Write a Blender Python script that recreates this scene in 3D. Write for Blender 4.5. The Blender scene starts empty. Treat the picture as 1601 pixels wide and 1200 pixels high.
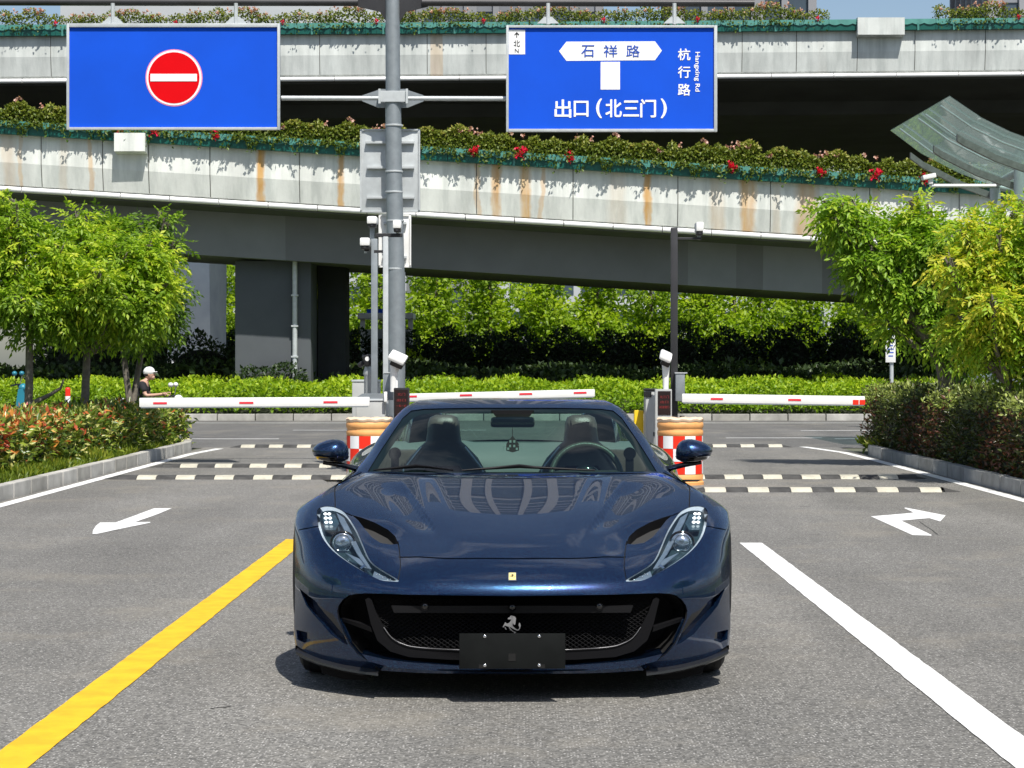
import bpy, bmesh, math, random
import numpy as np
from mathutils import Vector, Matrix
random.seed(7); rng = np.random.default_rng(7)
R = math.radians
scn = bpy.context.scene
COL = scn.collection
# ------------------------------------------------------------ camera, world, sun
F, VX, VY, CH = 3200.0, 815.5, 570.0, 1.46
cam_d = bpy.data.cameras.new('camera'); cam = bpy.data.objects.new('camera', cam_d); COL.objects.link(cam)
cam.location = (0, 0, CH); cam.rotation_euler = (R(90), 0, 0)
cam_d.sensor_width = 36; cam_d.lens = F/1601*36
cam_d.shift_x = -(VX-800.5)/1601; cam_d.shift_y = -(600-VY)/1601
cam_d.clip_end = 3000; cam_d.clip_start = .1
scn.camera = cam
SUNV = Vector((.20, -.60, 1.0)).normalized()
w = bpy.data.worlds.new('World'); scn.world = w; w.use_nodes = True
nt = w.node_tree; nt.nodes.clear()
o_ = nt.nodes.new('ShaderNodeOutputWorld'); bg = nt.nodes.new('ShaderNodeBackground')
sky = nt.nodes.new('ShaderNodeTexSky'); sky.sky_type = 'NISHITA'; sky.sun_disc = False
sky.sun_elevation = math.asin(SUNV.z); sky.sun_rotation = math.atan2(SUNV.x, SUNV.y)
sky.air_density = 1.0; sky.dust_density = 1.4; sky.ozone_density = 1.0
tc = nt.nodes.new('ShaderNodeTexCoord'); mp = nt.nodes.new('ShaderNodeMapping'); mp.inputs['Scale'].default_value = (1, 1, 2.6)
nz = nt.nodes.new('ShaderNodeTexNoise'); nz.inputs['Scale'].default_value = 2.3; nz.inputs['Detail'].default_value = 8; nz.inputs['Roughness'].default_value = .6
cr = nt.nodes.new('ShaderNodeValToRGB'); cr.color_ramp.elements[0].position = .56; cr.color_ramp.elements[1].position = .74
mx = nt.nodes.new('ShaderNodeMix'); mx.data_type = 'RGBA'; mx.inputs[7].default_value = (9, 9.3, 9.8, 1)
nt.links.new(tc.outputs['Generated'], mp.inputs[0]); nt.links.new(mp.outputs[0], nz.inputs['Vector'])
nt.links.new(nz.outputs[0], cr.inputs[0]); nt.links.new(cr.outputs[0], mx.inputs[0]); nt.links.new(sky.outputs[0], mx.inputs[6])
nt.links.new(mx.outputs[2], bg.inputs[0]); nt.links.new(bg.outputs[0], o_.inputs[0])
bg.inputs[1].default_value = .095
sun_d = bpy.data.lights.new('sun', 'SUN'); sun_d.energy = 4.6; sun_d.angle = R(.55); sun_d.color = (1, .96, .89)
sun = bpy.data.objects.new('sun', sun_d); COL.objects.link(sun)
sun.rotation_euler = SUNV.to_track_quat('Z', 'Y').to_euler()
scn.view_settings.view_transform = 'Standard'; scn.view_settings.look = 'None'
scn.view_settings.exposure = .35; scn.view_settings.gamma = 1
scn.cycles.use_denoising = True
scn.cycles.max_bounces = 8; scn.cycles.transparent_max_bounces = 12
scn.cycles.sample_clamp_indirect = 6

# ------------------------------------------------------------ helpers
def P(px, py, Y): return Vector(((px-VX)*Y/F, Y, CH-(py-VY)*Y/F))
def G(px, py, z=0):
    Y = (CH-z)*F/(py-VY); return Vector(((px-VX)*Y/F, Y, z))
ORG = {}
def thing(name, label, cat, loc=(0, 0, 0), rotz=0, group=None):
    o = bpy.data.objects.new(name, None); COL.objects.link(o); o.empty_display_size = .2
    o.location = loc; o.rotation_euler = (0, 0, rotz); o['label'] = label; o['category'] = cat
    if group: o['group'] = group
    ORG[o.name] = Vector(loc); return o
def tag(o, label, cat, group=None, kind=None):
    if label: o['label'] = label
    if cat: o['category'] = cat
    if group: o['group'] = group
    if kind: o['kind'] = kind
    return o
def org(p):
    return ORG.get(p.name, Vector((0, 0, 0))) if p else Vector((0, 0, 0))
def link(name, me, mats, parent=None, base=None):
    """mesh given in world coordinates; stored relative to its thing"""
    o = bpy.data.objects.new(name, me); COL.objects.link(o)
    for m in (mats if isinstance(mats, (list, tuple)) else [mats]): me.materials.append(m)
    if parent:
        off = org(parent); me.transform(Matrix.Translation(-off)); o.parent = parent; ORG[o.name] = off
    elif base is not None:
        b = Vector(base); me.transform(Matrix.Translation(-b)); o.location = b; ORG[o.name] = b
    return o
class MB:
    def __init__(s): s.v = []; s.f = []; s.mi = []; s.m = 0
    def add(s, vs, fs):
        b = len(s.v); s.v += [tuple(v) for v in vs]
        for f in fs: s.f.append([b+i for i in f]); s.mi.append(s.m)
        return s
    def box(s, c, d, b=0, rot=None, taper=1.0):
        x, y, z = d[0]/2, d[1]/2, d[2]/2
        vs = []; fs = []
        if b <= 0:
            for k, (sx, sy, sz) in enumerate([(-1,-1,-1),(1,-1,-1),(1,1,-1),(-1,1,-1),(-1,-1,1),(1,-1,1),(1,1,1),(-1,1,1)]):
                t = taper if sz > 0 else 1
                vs.append(Vector((sx*x*t, sy*y*t, sz*z)))
            fs = [(0,3,2,1),(4,5,6,7),(0,1,5,4),(1,2,6,5),(2,3,7,6),(3,0,4,7)]
        else:
            bm = bmesh.new(); bmesh.ops.create_cube(bm, size=1)
            for q in bm.verts: q.co = Vector((q.co.x*2*x*(taper if q.co.z > 0 else 1), q.co.y*2*y*(taper if q.co.z > 0 else 1), q.co.z*2*z))
            bmesh.ops.bevel(bm, geom=bm.edges[:], offset=b, segments=2, affect='EDGES', profile=.6)
            bm.verts.ensure_lookup_table()
            vs = [q.co.copy() for q in bm.verts]; fs = [[q.index for q in f.verts] for f in bm.faces]; bm.free()
        M_ = rot if rot is not None else Matrix.Identity(3)
        c = Vector(c); return s.add([M_ @ v + c for v in vs], fs)
    def tube(s, pts, r, n=8, cap=True, sq=None):
        pts = [Vector(p) for p in pts]; rs = r if isinstance(r, (list, tuple)) else [r]*len(pts)
        vs = []; fs = []; up = None
        for i, p in enumerate(pts):
            t = (pts[min(i+1, len(pts)-1)]-pts[max(i-1, 0)]).normalized()
            if up is None:
                up = Vector((0, 0, 1)) if abs(t.z) < .9 else Vector((0, 1, 0))
            a = t.cross(up).normalized(); bb = a.cross(t).normalized(); up = bb
            for k in range(n):
                an = 2*math.pi*(k+.5)/n; vs.append(p + (a*math.cos(an) + bb*math.sin(an))*rs[i])
        for i in range(len(pts)-1):
            for k in range(n):
                k2 = (k+1) % n; fs.append((i*n+k, i*n+k2, (i+1)*n+k2, (i+1)*n+k))
        if cap: fs.append(list(range(n))[::-1]); fs.append([(len(pts)-1)*n+k for k in range(n)])
        return s.add(vs, fs)
    def lathe(s, c, prof, n=20, axis='Z', cap=True, sx=1, sy=1):
        c = Vector(c); vs = []; fs = []
        for r, h in prof:
            for k in range(n):
                a = 2*math.pi*k/n; q = (r*math.cos(a)*sx, r*math.sin(a)*sy, h)
                if axis == 'X': q = (q[2], q[0], q[1])
                if axis == 'Y': q = (q[0], q[2], q[1])
                vs.append(c+Vector(q))
        for i in range(len(prof)-1):
            for k in range(n):
                k2 = (k+1) % n; fs.append((i*n+k, i*n+k2, (i+1)*n+k2, (i+1)*n+k))
        if cap: fs.append(list(range(n))[::-1]); fs.append([(len(prof)-1)*n+k for k in range(n)])
        return s.add(vs, fs)
    def ell(s, c, rad, nu=12, nv=8, rot=None):
        c = Vector(c); vs = []; fs = []
        for j in range(nv+1):
            th = math.pi*j/nv
            for k in range(nu):
                a = 2*math.pi*k/nu; q = Vector((rad[0]*math.sin(th)*math.cos(a), rad[1]*math.sin(th)*math.sin(a), rad[2]*math.cos(th)))
                if rot is not None: q = rot @ q
                vs.append(c+q)
        for j in range(nv):
            for k in range(nu):
                k2 = (k+1) % nu; fs.append((j*nu+k, (j+1)*nu+k, (j+1)*nu+k2, j*nu+k2))
        return s.add(vs, fs)
    def poly(s, pts, d):
        """flat outline pts extruded by vector d"""
        n = len(pts); d = Vector(d); a = [Vector(p) for p in pts]
        return s.add(a+[p+d for p in a], [list(range(n))[::-1], [n+i for i in range(n)]]+[(i, (i+1) % n, n+(i+1) % n, n+i) for i in range(n)])
    def grid(s, rows, closed=False):
        n = len(rows[0]); vs = [p for r_ in rows for p in r_]; fs = []
        for i in range(len(rows)-1):
            for k in range(n-1): fs.append((i*n+k, i*n+k+1, (i+1)*n+k+1, (i+1)*n+k))
        return s.add(vs, fs)
    def mesh(s, name, smooth=None):
        me = bpy.data.meshes.new(name); me.from_pydata(s.v, [], s.f); me.update()
        bm = bmesh.new(); bm.from_mesh(me); bmesh.ops.remove_doubles(bm, verts=bm.verts, dist=1e-6) if len(s.v) < 4000 else None
        if len(bm.faces) == len(s.f):
            for f, m in zip(bm.faces, s.mi): f.material_index = m
        bmesh.ops.recalc_face_normals(bm, faces=bm.faces); bm.to_mesh(me); bm.free()
        if smooth is not None:
            me.polygons.foreach_set('use_smooth', [True]*len(me.polygons))
            if smooth < 179: me.set_sharp_from_angle(angle=R(smooth))
        return me
    def build(s, name, mat, parent=None, smooth=None, base=None):
        return link(name, s.mesh(name, smooth), mat, parent, base)
def copy_tree(o, parent=None):
    c = o.copy(); COL.objects.link(c); c.parent = parent if parent else o.parent
    ORG[c.name] = ORG.get(o.name, Vector((0, 0, 0)))
    for ch in list(o.children): copy_tree(ch, c)
    return c
def text_mesh(ch, bbox, depth, bold=.0, name='lettering', rot=None):
    fat, bold = bold, 0
    """glyphs of a string scaled into bbox=(cx, cz, w, h) in a vertical plane facing -Y; returns mesh at Y=0"""
    cu = bpy.data.curves.new('t', 'FONT'); cu.body = ch; cu.offset = bold; cu.extrude = .5; cu.resolution_u = 3
    o = bpy.data.objects.new('t', cu); COL.objects.link(o)
    dg = bpy.context.evaluated_depsgraph_get(); me = bpy.data.meshes.new_from_object(o.evaluated_get(dg))
    bpy.data.objects.remove(o); me.name = name
    n = len(me.vertices); co = np.empty(n*3); me.vertices.foreach_get('co', co); co = co.reshape(-1, 3)
    if rot: co[:, :2] = np.stack([co[:, 1], -co[:, 0]], 1)
    mn = co.min(0); mxx = co.max(0); cx, cz, w_, h_ = bbox
    x = (co[:, 0]-(mn[0]+mxx[0])/2)*(w_/(mxx[0]-mn[0])) + cx
    z = (co[:, 1]-(mn[1]+mxx[1])/2)*(h_/(mxx[1]-mn[1])) + cz
    y = -(co[:, 2])*depth*1.0
    me.vertices.foreach_set('co', np.stack([x, y, z], 1).ravel()); me.update()
    if fat:   # heavier strokes: the same outline laid over itself, shifted a hair's breadth each way
        k_ = fat*h_*.62; bm = bmesh.new(); q_ = 0
        for dx, dz in ((0, 0), (1, 0), (-1, 0), (0, 1), (0, -1), (.7, .7), (-.7, .7), (.7, -.7), (-.7, -.7)):
            m2 = me.copy(); m2.transform(Matrix.Translation((dx*k_, -q_*.0002, dz*k_))); bm.from_mesh(m2); bpy.data.meshes.remove(m2); q_ += 1
        bm.to_mesh(me); bm.free()
    return me

# ------------------------------------------------------------ materials
def ramp(nt_, stops, inp, const=False):
    n = nt_.nodes.new('ShaderNodeValToRGB'); e = n.color_ramp.elements
    if const: n.color_ramp.interpolation = 'CONSTANT'
    while len(e) < len(stops): e.new(.5)
    for k, (p_, c) in enumerate(stops):
        e[k].position = p_; e[k].color = (*c, 1) if len(c) == 3 else c
    nt_.links.new(inp, n.inputs[0]); return n.outputs[0]
def noise(nt_, scale, detail=4, vec=None, rough=.55, stretch=None):
    n = nt_.nodes.new('ShaderNodeTexNoise'); n.inputs['Scale'].default_value = scale; n.inputs['Detail'].default_value = detail; n.inputs['Roughness'].default_value = rough
    if vec is None:
        t = nt_.nodes.new('ShaderNodeNewGeometry'); vec = t.outputs['Position']
    if stretch:
        m = nt_.nodes.new('ShaderNodeMapping'); m.inputs['Scale'].default_value = stretch; nt_.links.new(vec, m.inputs[0]); vec = m.outputs[0]
    nt_.links.new(vec, n.inputs['Vector']); return n.outputs[0]
def mixc(nt_, f, a, b, mode='MIX'):
    n = nt_.nodes.new('ShaderNodeMix'); n.data_type = 'RGBA'; n.blend_type = mode
    for s_, v in ((0, f), (6, a), (7, b)):
        if isinstance(v, (int, float)): n.inputs[s_].default_value = v
        elif isinstance(v, tuple): n.inputs[s_].default_value = (*v, 1)
        else: nt_.links.new(v, n.inputs[s_])
    return n.outputs[2]
def bumpn(nt_, h, strength=.3, dist=.01):
    n = nt_.nodes.new('ShaderNodeBump'); n.inputs['Strength'].default_value = strength; n.inputs['Distance'].default_value = dist
    nt_.links.new(h, n.inputs['Height']); return n.outputs[0]
def mat(name, col, rough=.55, metal=0, var=.12, vscale=3.0, coat=0, emit=None, bump=0, bscale=40, spec=.5, trans=0):
    m = bpy.data.materials.new(name); m.use_nodes = True; t = m.node_tree; b = t.nodes['Principled BSDF']
    b.inputs['Roughness'].default_value = rough; b.inputs['Metallic'].default_value = metal
    b.inputs['Coat Weight'].default_value = coat; b.inputs['Coat Roughness'].default_value = .03
    b.inputs['Specular IOR Level'].default_value = spec
    if var:
        n = noise(t, vscale, 5); c2 = tuple(max(0, c*(1-var)) for c in col); c1 = tuple(min(1, c*(1+var)) for c in col)
        t.links.new(ramp(t, [(.3, c2), (.7, c1)], n), b.inputs['Base Color'])
    else: b.inputs['Base Color'].default_value = (*col, 1)
    if emit: b.inputs['Emission Color'].default_value = (*emit[0], 1); b.inputs['Emission Strength'].default_value = emit[1]
    if bump: t.links.new(bumpn(t, noise(t, bscale, 3), bump, .01), b.inputs['Normal'])
    return m
def leafmat(name, stops, rough=.45, trans=.35):
    m = bpy.data.materials.new(name); m.use_nodes = True; t = m.node_tree; b = t.nodes['Principled BSDF']
    a = t.nodes.new('ShaderNodeAttribute'); a.attribute_name = 'tint'
    c = ramp(t, stops, a.outputs['Fac']); t.links.new(c, b.inputs['Base Color']); b.inputs['Roughness'].default_value = rough
    b.inputs['Specular IOR Level'].default_value = .35
    tr = t.nodes.new('ShaderNodeBsdfTranslucent'); mxx = t.nodes.new('ShaderNodeMixShader'); mxx.inputs[0].default_value = trans
    br = mixc(t, 1.0, c, (1.35, 1.5, .7), 'MULTIPLY'); t.links.new(br, tr.inputs[0])
    t.links.new(b.outputs[0], mxx.inputs[1]); t.links.new(tr.outputs[0], mxx.inputs[2])
    t.links.new(mxx.outputs[0], t.nodes['Material Output'].inputs[0]); return m
def glassmat(name, tint, refl=.9, rough=0.0, f0=.045, k=.9):
    m = bpy.data.materials.new(name); m.use_nodes = True; t = m.node_tree; t.nodes.clear()
    o = t.nodes.new('ShaderNodeOutputMaterial'); tr = t.nodes.new('ShaderNodeBsdfTransparent'); tr.inputs[0].default_value = (*tint, 1)
    g = t.nodes.new('ShaderNodeBsdfGlossy'); g.inputs['Roughness'].default_value = rough; g.inputs[0].default_value = (refl,)*3+(1,)
    ge = t.nodes.new('ShaderNodeNewGeometry'); dt = t.nodes.new('ShaderNodeVectorMath'); dt.operation = 'DOT_PRODUCT'; t.links.new(ge.outputs['Incoming'], dt.inputs[0]); t.links.new(ge.outputs['Normal'], dt.inputs[1])
    def mm(op, a, c):   # reflectance grows towards grazing view, the same from both faces of the sheet
        n = t.nodes.new('ShaderNodeMath'); n.operation = op
        for i_, v_ in enumerate((a, c)):
            if isinstance(v_, (int, float)): n.inputs[i_].default_value = v_
            elif v_ is not None: t.links.new(v_, n.inputs[i_])
        return n
    f = mm('ADD', mm('MULTIPLY', mm('POWER', mm('SUBTRACT', 1.0, mm('ABSOLUTE', dt.outputs['Value'], None).outputs[0]).outputs[0], 5.0).outputs[0], k).outputs[0], f0)
    x = t.nodes.new('ShaderNodeMixShader'); t.links.new(f.outputs[0], x.inputs[0]); t.links.new(tr.outputs[0], x.inputs[1]); t.links.new(g.outputs[0], x.inputs[2]); t.links.new(x.outputs[0], o.inputs[0]); return m
def asphalt(name, base, speck=.5):
    m = bpy.data.materials.new(name); m.use_nodes = True; t = m.node_tree; b = t.nodes['Principled BSDF']
    g = t.nodes.new('ShaderNodeNewGeometry')
    v = t.nodes.new('ShaderNodeTexVoronoi'); v.inputs['Scale'].default_value = 80; t.links.new(g.outputs['Position'], v.inputs['Vector'])
    sep = t.nodes.new('ShaderNodeSeparateColor'); t.links.new(v.outputs['Color'], sep.inputs[0])
    big = ramp(t, [(.35, tuple(c*.90 for c in base)), (.65, tuple(c*1.1 for c in base))], noise(t, .45, 6, rough=.6))
    fine = mixc(t, .75, big, ramp(t, [(.3, (.45,)*3), (.7, (1.35,)*3)], noise(t, 55, 4, rough=.7)), 'MULTIPLY')
    fine = mixc(t, .85, fine, ramp(t, [(0, (.50,)*3), (1, (1.5,)*3)], sep.outputs[1]), 'MULTIPLY')
    st = ramp(t, [(0, (.0,)*3), (.70, (.0,)*3), (.80, (speck,)*3), (1, (speck,)*3)], sep.outputs[0])
    dot = ramp(t, [(.18, (1,)*3), (.42, (0,)*3)], v.outputs['Distance'])
    f = mixc(t, 1.0, st, dot, 'MULTIPLY')
    f2 = ramp(t, [(0, (0,)*3), (1, (1,)*3)], f)
    c = mixc(t, f2, fine, (.62, .60, .57))
    # tyre-darkened lanes along the driving direction
    lane = ramp(t, [(.40, (.80,)*3), (.62, (1.1,)*3)], noise(t, 1.0, 4, stretch=(.8, .06, 1)))
    c = mixc(t, .7, c, lane, 'MULTIPLY')
    spot = ramp(t, [(.66, (1,)*3), (.74, (.62, .61, .60))], noise(t, 2.3, 3, rough=.5)); c = mixc(t, .8, c, spot, 'MULTIPLY')   # oil drips
    dust = ramp(t, [(.52, (0,)*3), (.72, (.55,)*3)], noise(t, .8, 7, rough=.7)); c = mixc(t, dust, c, (.26, .235, .19))
    t.links.new(c, b.inputs['Base Color']); b.inputs['Roughness'].default_value = .82
    t.links.new(bumpn(t, noise(t, 110, 3, rough=.7), .55, .006), b.inputs['Normal']); return m
def paintline(name, col, wear=.25):
    m = bpy.data.materials.new(name); m.use_nodes = True; t = m.node_tree; b = t.nodes['Principled BSDF']
    w_ = ramp(t, [(.26+wear*.3, (0,)*3), (.33+wear*.3, (1,)*3)], noise(t, 38, 6, rough=.8))
    w2 = ramp(t, [(.36, (.80,)*3), (.6, (1.0,)*3)], noise(t, 6, 5))
    c = mixc(t, w_, (.16, .155, .145), mixc(t, 1.0, col, w2, 'MULTIPLY')); t.links.new(c, b.inputs['Base Color'])
    b.inputs['Roughness'].default_value = .65; t.links.new(bumpn(t, noise(t, 110, 3), .4, .005), b.inputs['Normal']); return m
M_asph = asphalt('asphalt', (.168, .162, .148), .9)
M_asph2 = asphalt('street_asphalt', (.13, .127, .12), .2)
M_white = paintline('white_marking', (.80, .80, .78), -.12)
M_white2 = paintline('worn_white_marking', (.76, .76, .74), .15)
M_yellow = paintline('yellow_marking', (.80, .47, .008), -.02)
M_soil = mat('soil', (.05, .04, .026), .95, var=.4, vscale=4, bump=.5, bscale=20)
M_kerb = mat('kerb_concrete', (.40, .39, .36), .85, var=.25, vscale=3, bump=.4, bscale=50)
def stonevar(m):
    t = m.node_tree; b = t.nodes['Principled BSDF']; l = b.inputs['Base Color'].links[0].from_socket; o = t.nodes.new('ShaderNodeObjectInfo')
    t.links.new(mixc(t, .8, l, ramp(t, [(0, (.72, .71, .68)), (1, (1.12, 1.12, 1.12))], o.outputs['Random']), 'MULTIPLY'), b.inputs['Base Color'])
M_kerbd = mat('kerb_granite', (.30, .30, .29), .8, var=.25, vscale=5, bump=.4, bscale=50)
stonevar(M_kerb); stonevar(M_kerbd)
M_steel = mat('galvanised_steel', (.27, .30, .32), .5, .45, var=.12, vscale=9)
M_steel2 = mat('pale_painted_steel', (.50, .53, .54), .5, .2, var=.1, vscale=9)
M_dark = mat('dark_painted_steel', (.035, .035, .038), .45, .2, var=.2)
M_black = mat('black_plastic', (.012, .012, .013), .45, 0, var=.2)
M_wplast = mat('white_plastic', (.82, .82, .80), .4, 0, var=.05)
M_gplast = mat('grey_painted_cabinet', (.42, .43, .42), .5, 0, var=.1)
M_sigblue = mat('blue_sign_sheeting', (.0, .076, .62), .6, 0, var=.10, spec=.25, vscale=.9)
M_sigwhite = mat('white_sign_sheeting', (.9, .9, .9), .4, 0, var=.02)
M_sigred = mat('red_sign_sheeting', (.68, .002, .006), .6, 0, var=.03, spec=.08)
M_pink = mat('pink_sign_edge', (.80, .25, .40), .4, 0, var=.03)
M_red = mat('red_reflective_film', (.85, .03, .01), .4, 0, var=.06)
M_signtext_blue = mat('blue_sign_lettering', (.02, .08, .45), .4, 0, var=0)
M_textblack = mat('black_sign_lettering', (.02, .02, .02), .5, 0, var=0)

# ------------------------------------------------------------ ground, roads, kerbs
def sheet(name, x0, x1, y0, y1, z, m, thick=.0):
    b = MB(); b.add([(x0, y0, z), (x1, y0, z), (x1, y1, z), (x0, y1, z)], [(0, 1, 2, 3)])
    return tag(b.build(name, m), None, None, kind='structure')
sheet('ground', -700, 700, -400, 1200, -.012, mat('far_ground', (.10, .105, .07), .95, var=.3, vscale=.2))
sheet('driveway', -5.6, 5.6, -60, 36.2, 0, M_asph)
sheet('street', -150, 150, 36.0, 53.75, -.004, M_asph2)
M_lawn = mat('rough_lawn', (.055, .085, .02), .95, var=.45, vscale=3, bump=.6, bscale=30)
sheet('planting_bed', -40, -5.7, -60, 36.0, .10, M_lawn)
sheet('planting_bed', 5.7, 40, -60, 34.6, .10, M_lawn)
sheet('verge_soil', -150, 150, 53.9, 140, .12, M_soil)
def strip(name, pts, width, m, z=.004, kind='structure'):
    """flat painted band along ground points"""
    b = MB(); L = []; Rr = []; fine = []
    for a, c in zip(pts[:-1], pts[1:]):
        a = Vector(a); c = Vector(c); k_ = max(1, int((c-a).length/.12)); fine += [a+(c-a)*(j/k_) for j in range(k_)]
    pts = fine+[Vector(pts[-1])]
    for i, p in enumerate(pts):
        a = Vector(pts[max(i-1, 0)]); c = Vector(pts[min(i+1, len(pts)-1)]); t = (c-a).normalized(); n = Vector((-t.y, t.x))
        j1 = random.uniform(-.003, .003); j2 = random.uniform(-.003, .003); L.append((p[0]+n.x*(width/2+j1), p[1]+n.y*(width/2+j1), z)); Rr.append((p[0]-n.x*(width/2+j2), p[1]-n.y*(width/2+j2), z))
    b.grid([L, Rr]); return tag(b.build(name, m), None, None, kind=kind)
strip('yellow_line', [(-1.877, -30), (-1.877, 17.1)], .183, M_yellow)
strip('white_line', [(1.876, -30), (1.876, 16.75)], .183, M_white)
strip('white_line', [(-5.40, -30), (-5.40, 33.5), (-5.25, 35.6)], .15, M_white)
strip('white_line', [(5.40, -30), (5.40, 31), (5.35, 34), (5.0, 36.4)], .15, M_white)
for px0, px1, py, wd in ((200, 545, 661.0, .15), (1098, 1420, 661.0, .15), (458, 760, 672.3, .13), (300, 436, 686, .14), (1135, 1285, 684.5, .14), (1252, 1420, 673, .13), (1305, 1345, 686, .12)):
    a, c = G(px0, py), G(px1, py); strip('white_line', [(a.x, a.y), (c.x, c.y)], wd*1.3, M_white, z=.003)
M_crack = mat('crack_filler', (.035, .034, .032), .9, var=.3)
def gp(*q): return [tuple(G(x, y))[:2] for x, y in q]
for q, w_ in ((gp((1437,815),(1441,818),(1447,822),(1458,829),(1466,836)), .010), (gp((330,1108),(341,1106),(352,1106),(361,1104)), .012)): strip('road_crack', q, w_, M_crack, z=.002)
def traced(name, pts, m):
    b = MB(); b.add([tuple(G(x, y)+Vector((0, 0, .004))) for x, y in pts], [list(range(len(pts)))]); return tag(b.build(name, m), None, None, kind='structure')
sc_ = lambda pts, s, ox, oy: [(ox+x/s, oy+y/s) for x, y in pts]
traced('road_arrow', sc_([(355,440),(415,440),(640,390),(870,343),(1080,300),(1080,290),(890,292),(1180,190),(1350,118),(1130,118),(870,215),(650,295),(450,298),(400,340),(365,390)], 8.005, 100, 780), M_white)
traced('road_arrow', sc_([(215,275),(740,232),(885,215),(735,145),(760,138),(1385,260),(1350,300),(1300,355),(1130,303),(690,342),(1165,565),(1160,578),(870,570)], 10, 1340, 780), M_white)
# kerbs: stones one by one along a path
def kerb_run(label_name, pts, L, w_, h_, m, z0=0.0, cat=('kerb', 'kerb')):
    """pts: path; stones of length L between them (parts of a kerb thing)"""
    t = thing('kerb', label_name, 'kerb', (pts[0][0], pts[0][1], 0)); t['kind'] = 'structure'; del t['category']; del t['label']
    segs = []; 
    for a, c in zip(pts[:-1], pts[1:]):
        a = Vector(a); c = Vector(c); d = (c-a); n = max(1, round(d.length/L)); 
        for k in range(n): segs.append((a+d*(k/n), a+d*((k+1)/n)))
    b = MB(); b.box((0, 0, 0), (L-.026, w_, h_), .012); me = b.mesh('kerb_stone', None); me.materials.append(m)
    for a, c in segs:
        o = bpy.data.objects.new('kerb_stone', me); COL.objects.link(o); o.parent = t; mid = (a+c)/2; d = c-a
        o.location = Vector((mid.x, mid.y, z0+h_/2+random.uniform(-.004, .004)))-Vector(ORG[t.name]); o.rotation_euler = (0, 0, math.atan2(d.y, d.x)+random.uniform(-.004, .004)); o.scale = (d.length/L, 1, 1)
    return t
kerb_run('', [(-5.62, 12), (-5.62, 34.4), (-5.75, 35.3), (-6.2, 35.9), (-7.2, 36.1), (-16, 36.2)], .8, .13, .2, M_kerb, -.03)
kerb_run('', [(5.62, 12), (5.62, 32.6), (5.75, 33.6), (6.2, 34.3), (7.2, 34.6), (16, 34.7)], 1.0, .13, .2, M_kerbd, -.03)
kerb_run('', [(-26, 53.85), (26, 53.85)], 1.0, .15, .2, M_kerb, -.03)
# rubber speed bumps: black base segments with white tiles
M_rub = mat('black_rubber', (.05, .049, .047), .85, var=.4, vscale=8, bump=.3)
M_rubw = paintline('cream_rubber_tile', (.55, .52, .42), .30)
def bump_run(x0, x1, yc, label, first_white):
    t = thing('speed_bump', label, 'speed bump', ((x0+x1)/2, yc, 0), group='rubber speed bumps across the lanes')
    prof = [(-.17, 0), (-.12, .03), (-.05, .047), (.05, .047), (.12, .03), (.17, 0)]
    n = int(round((x1-x0)/.247)); 
    for k in range(n):
        a = x0+k*.247+.003; c = a+.241; wh = (k+first_white) % 2 == 0
        b = MB(); sl = .04 if wh else 0
        b.grid([[(a, yc+y, z+.001) for y, z in prof], [(c, yc+y, z+.001) for y, z in prof]]); b.add([(a, yc+y, z+.001) for y, z in prof], [list(range(6))]); b.add([(c, yc+y, z+.001) for y, z in prof], [list(range(6))])
        b.build('white_segment' if wh else 'black_segment', M_rubw if wh else M_rub, t)
    for s_, xx in ((-1, x0), (1, x1)):
        b = MB(); mid = [(xx, yc+y, z+.001) for y, z in prof]; tip = [(xx+s_*.2, yc+y*.55, .001) for y, z in prof]
        b.grid([mid, tip]); b.build('end_cap', M_rub, t)
bump_run(-5.15, -2.2, 26.2, 'nearest rubber speed bump of the left lane, black with worn cream tiles', 1)
bump_run(-5.1, -2.3, 29.2, 'middle rubber speed bump of the left lane behind the nearest one', 1)
bump_run(-4.95, -2.2, 36.2, 'farthest rubber speed bump of the left lane next to the street', 0)
bump_run(2.1, 4.85, 23.6, 'nearest rubber speed bump of the right lane, its end beside the right kerb', 0)
bump_run(2.1, 5.0, 26.3, 'middle rubber speed bump of the right lane level with the barrel base', 0)
bump_run(2.4, 4.6, 36.4, 'farthest rubber speed bump of the right lane beyond the tree shadow', 0)

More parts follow.
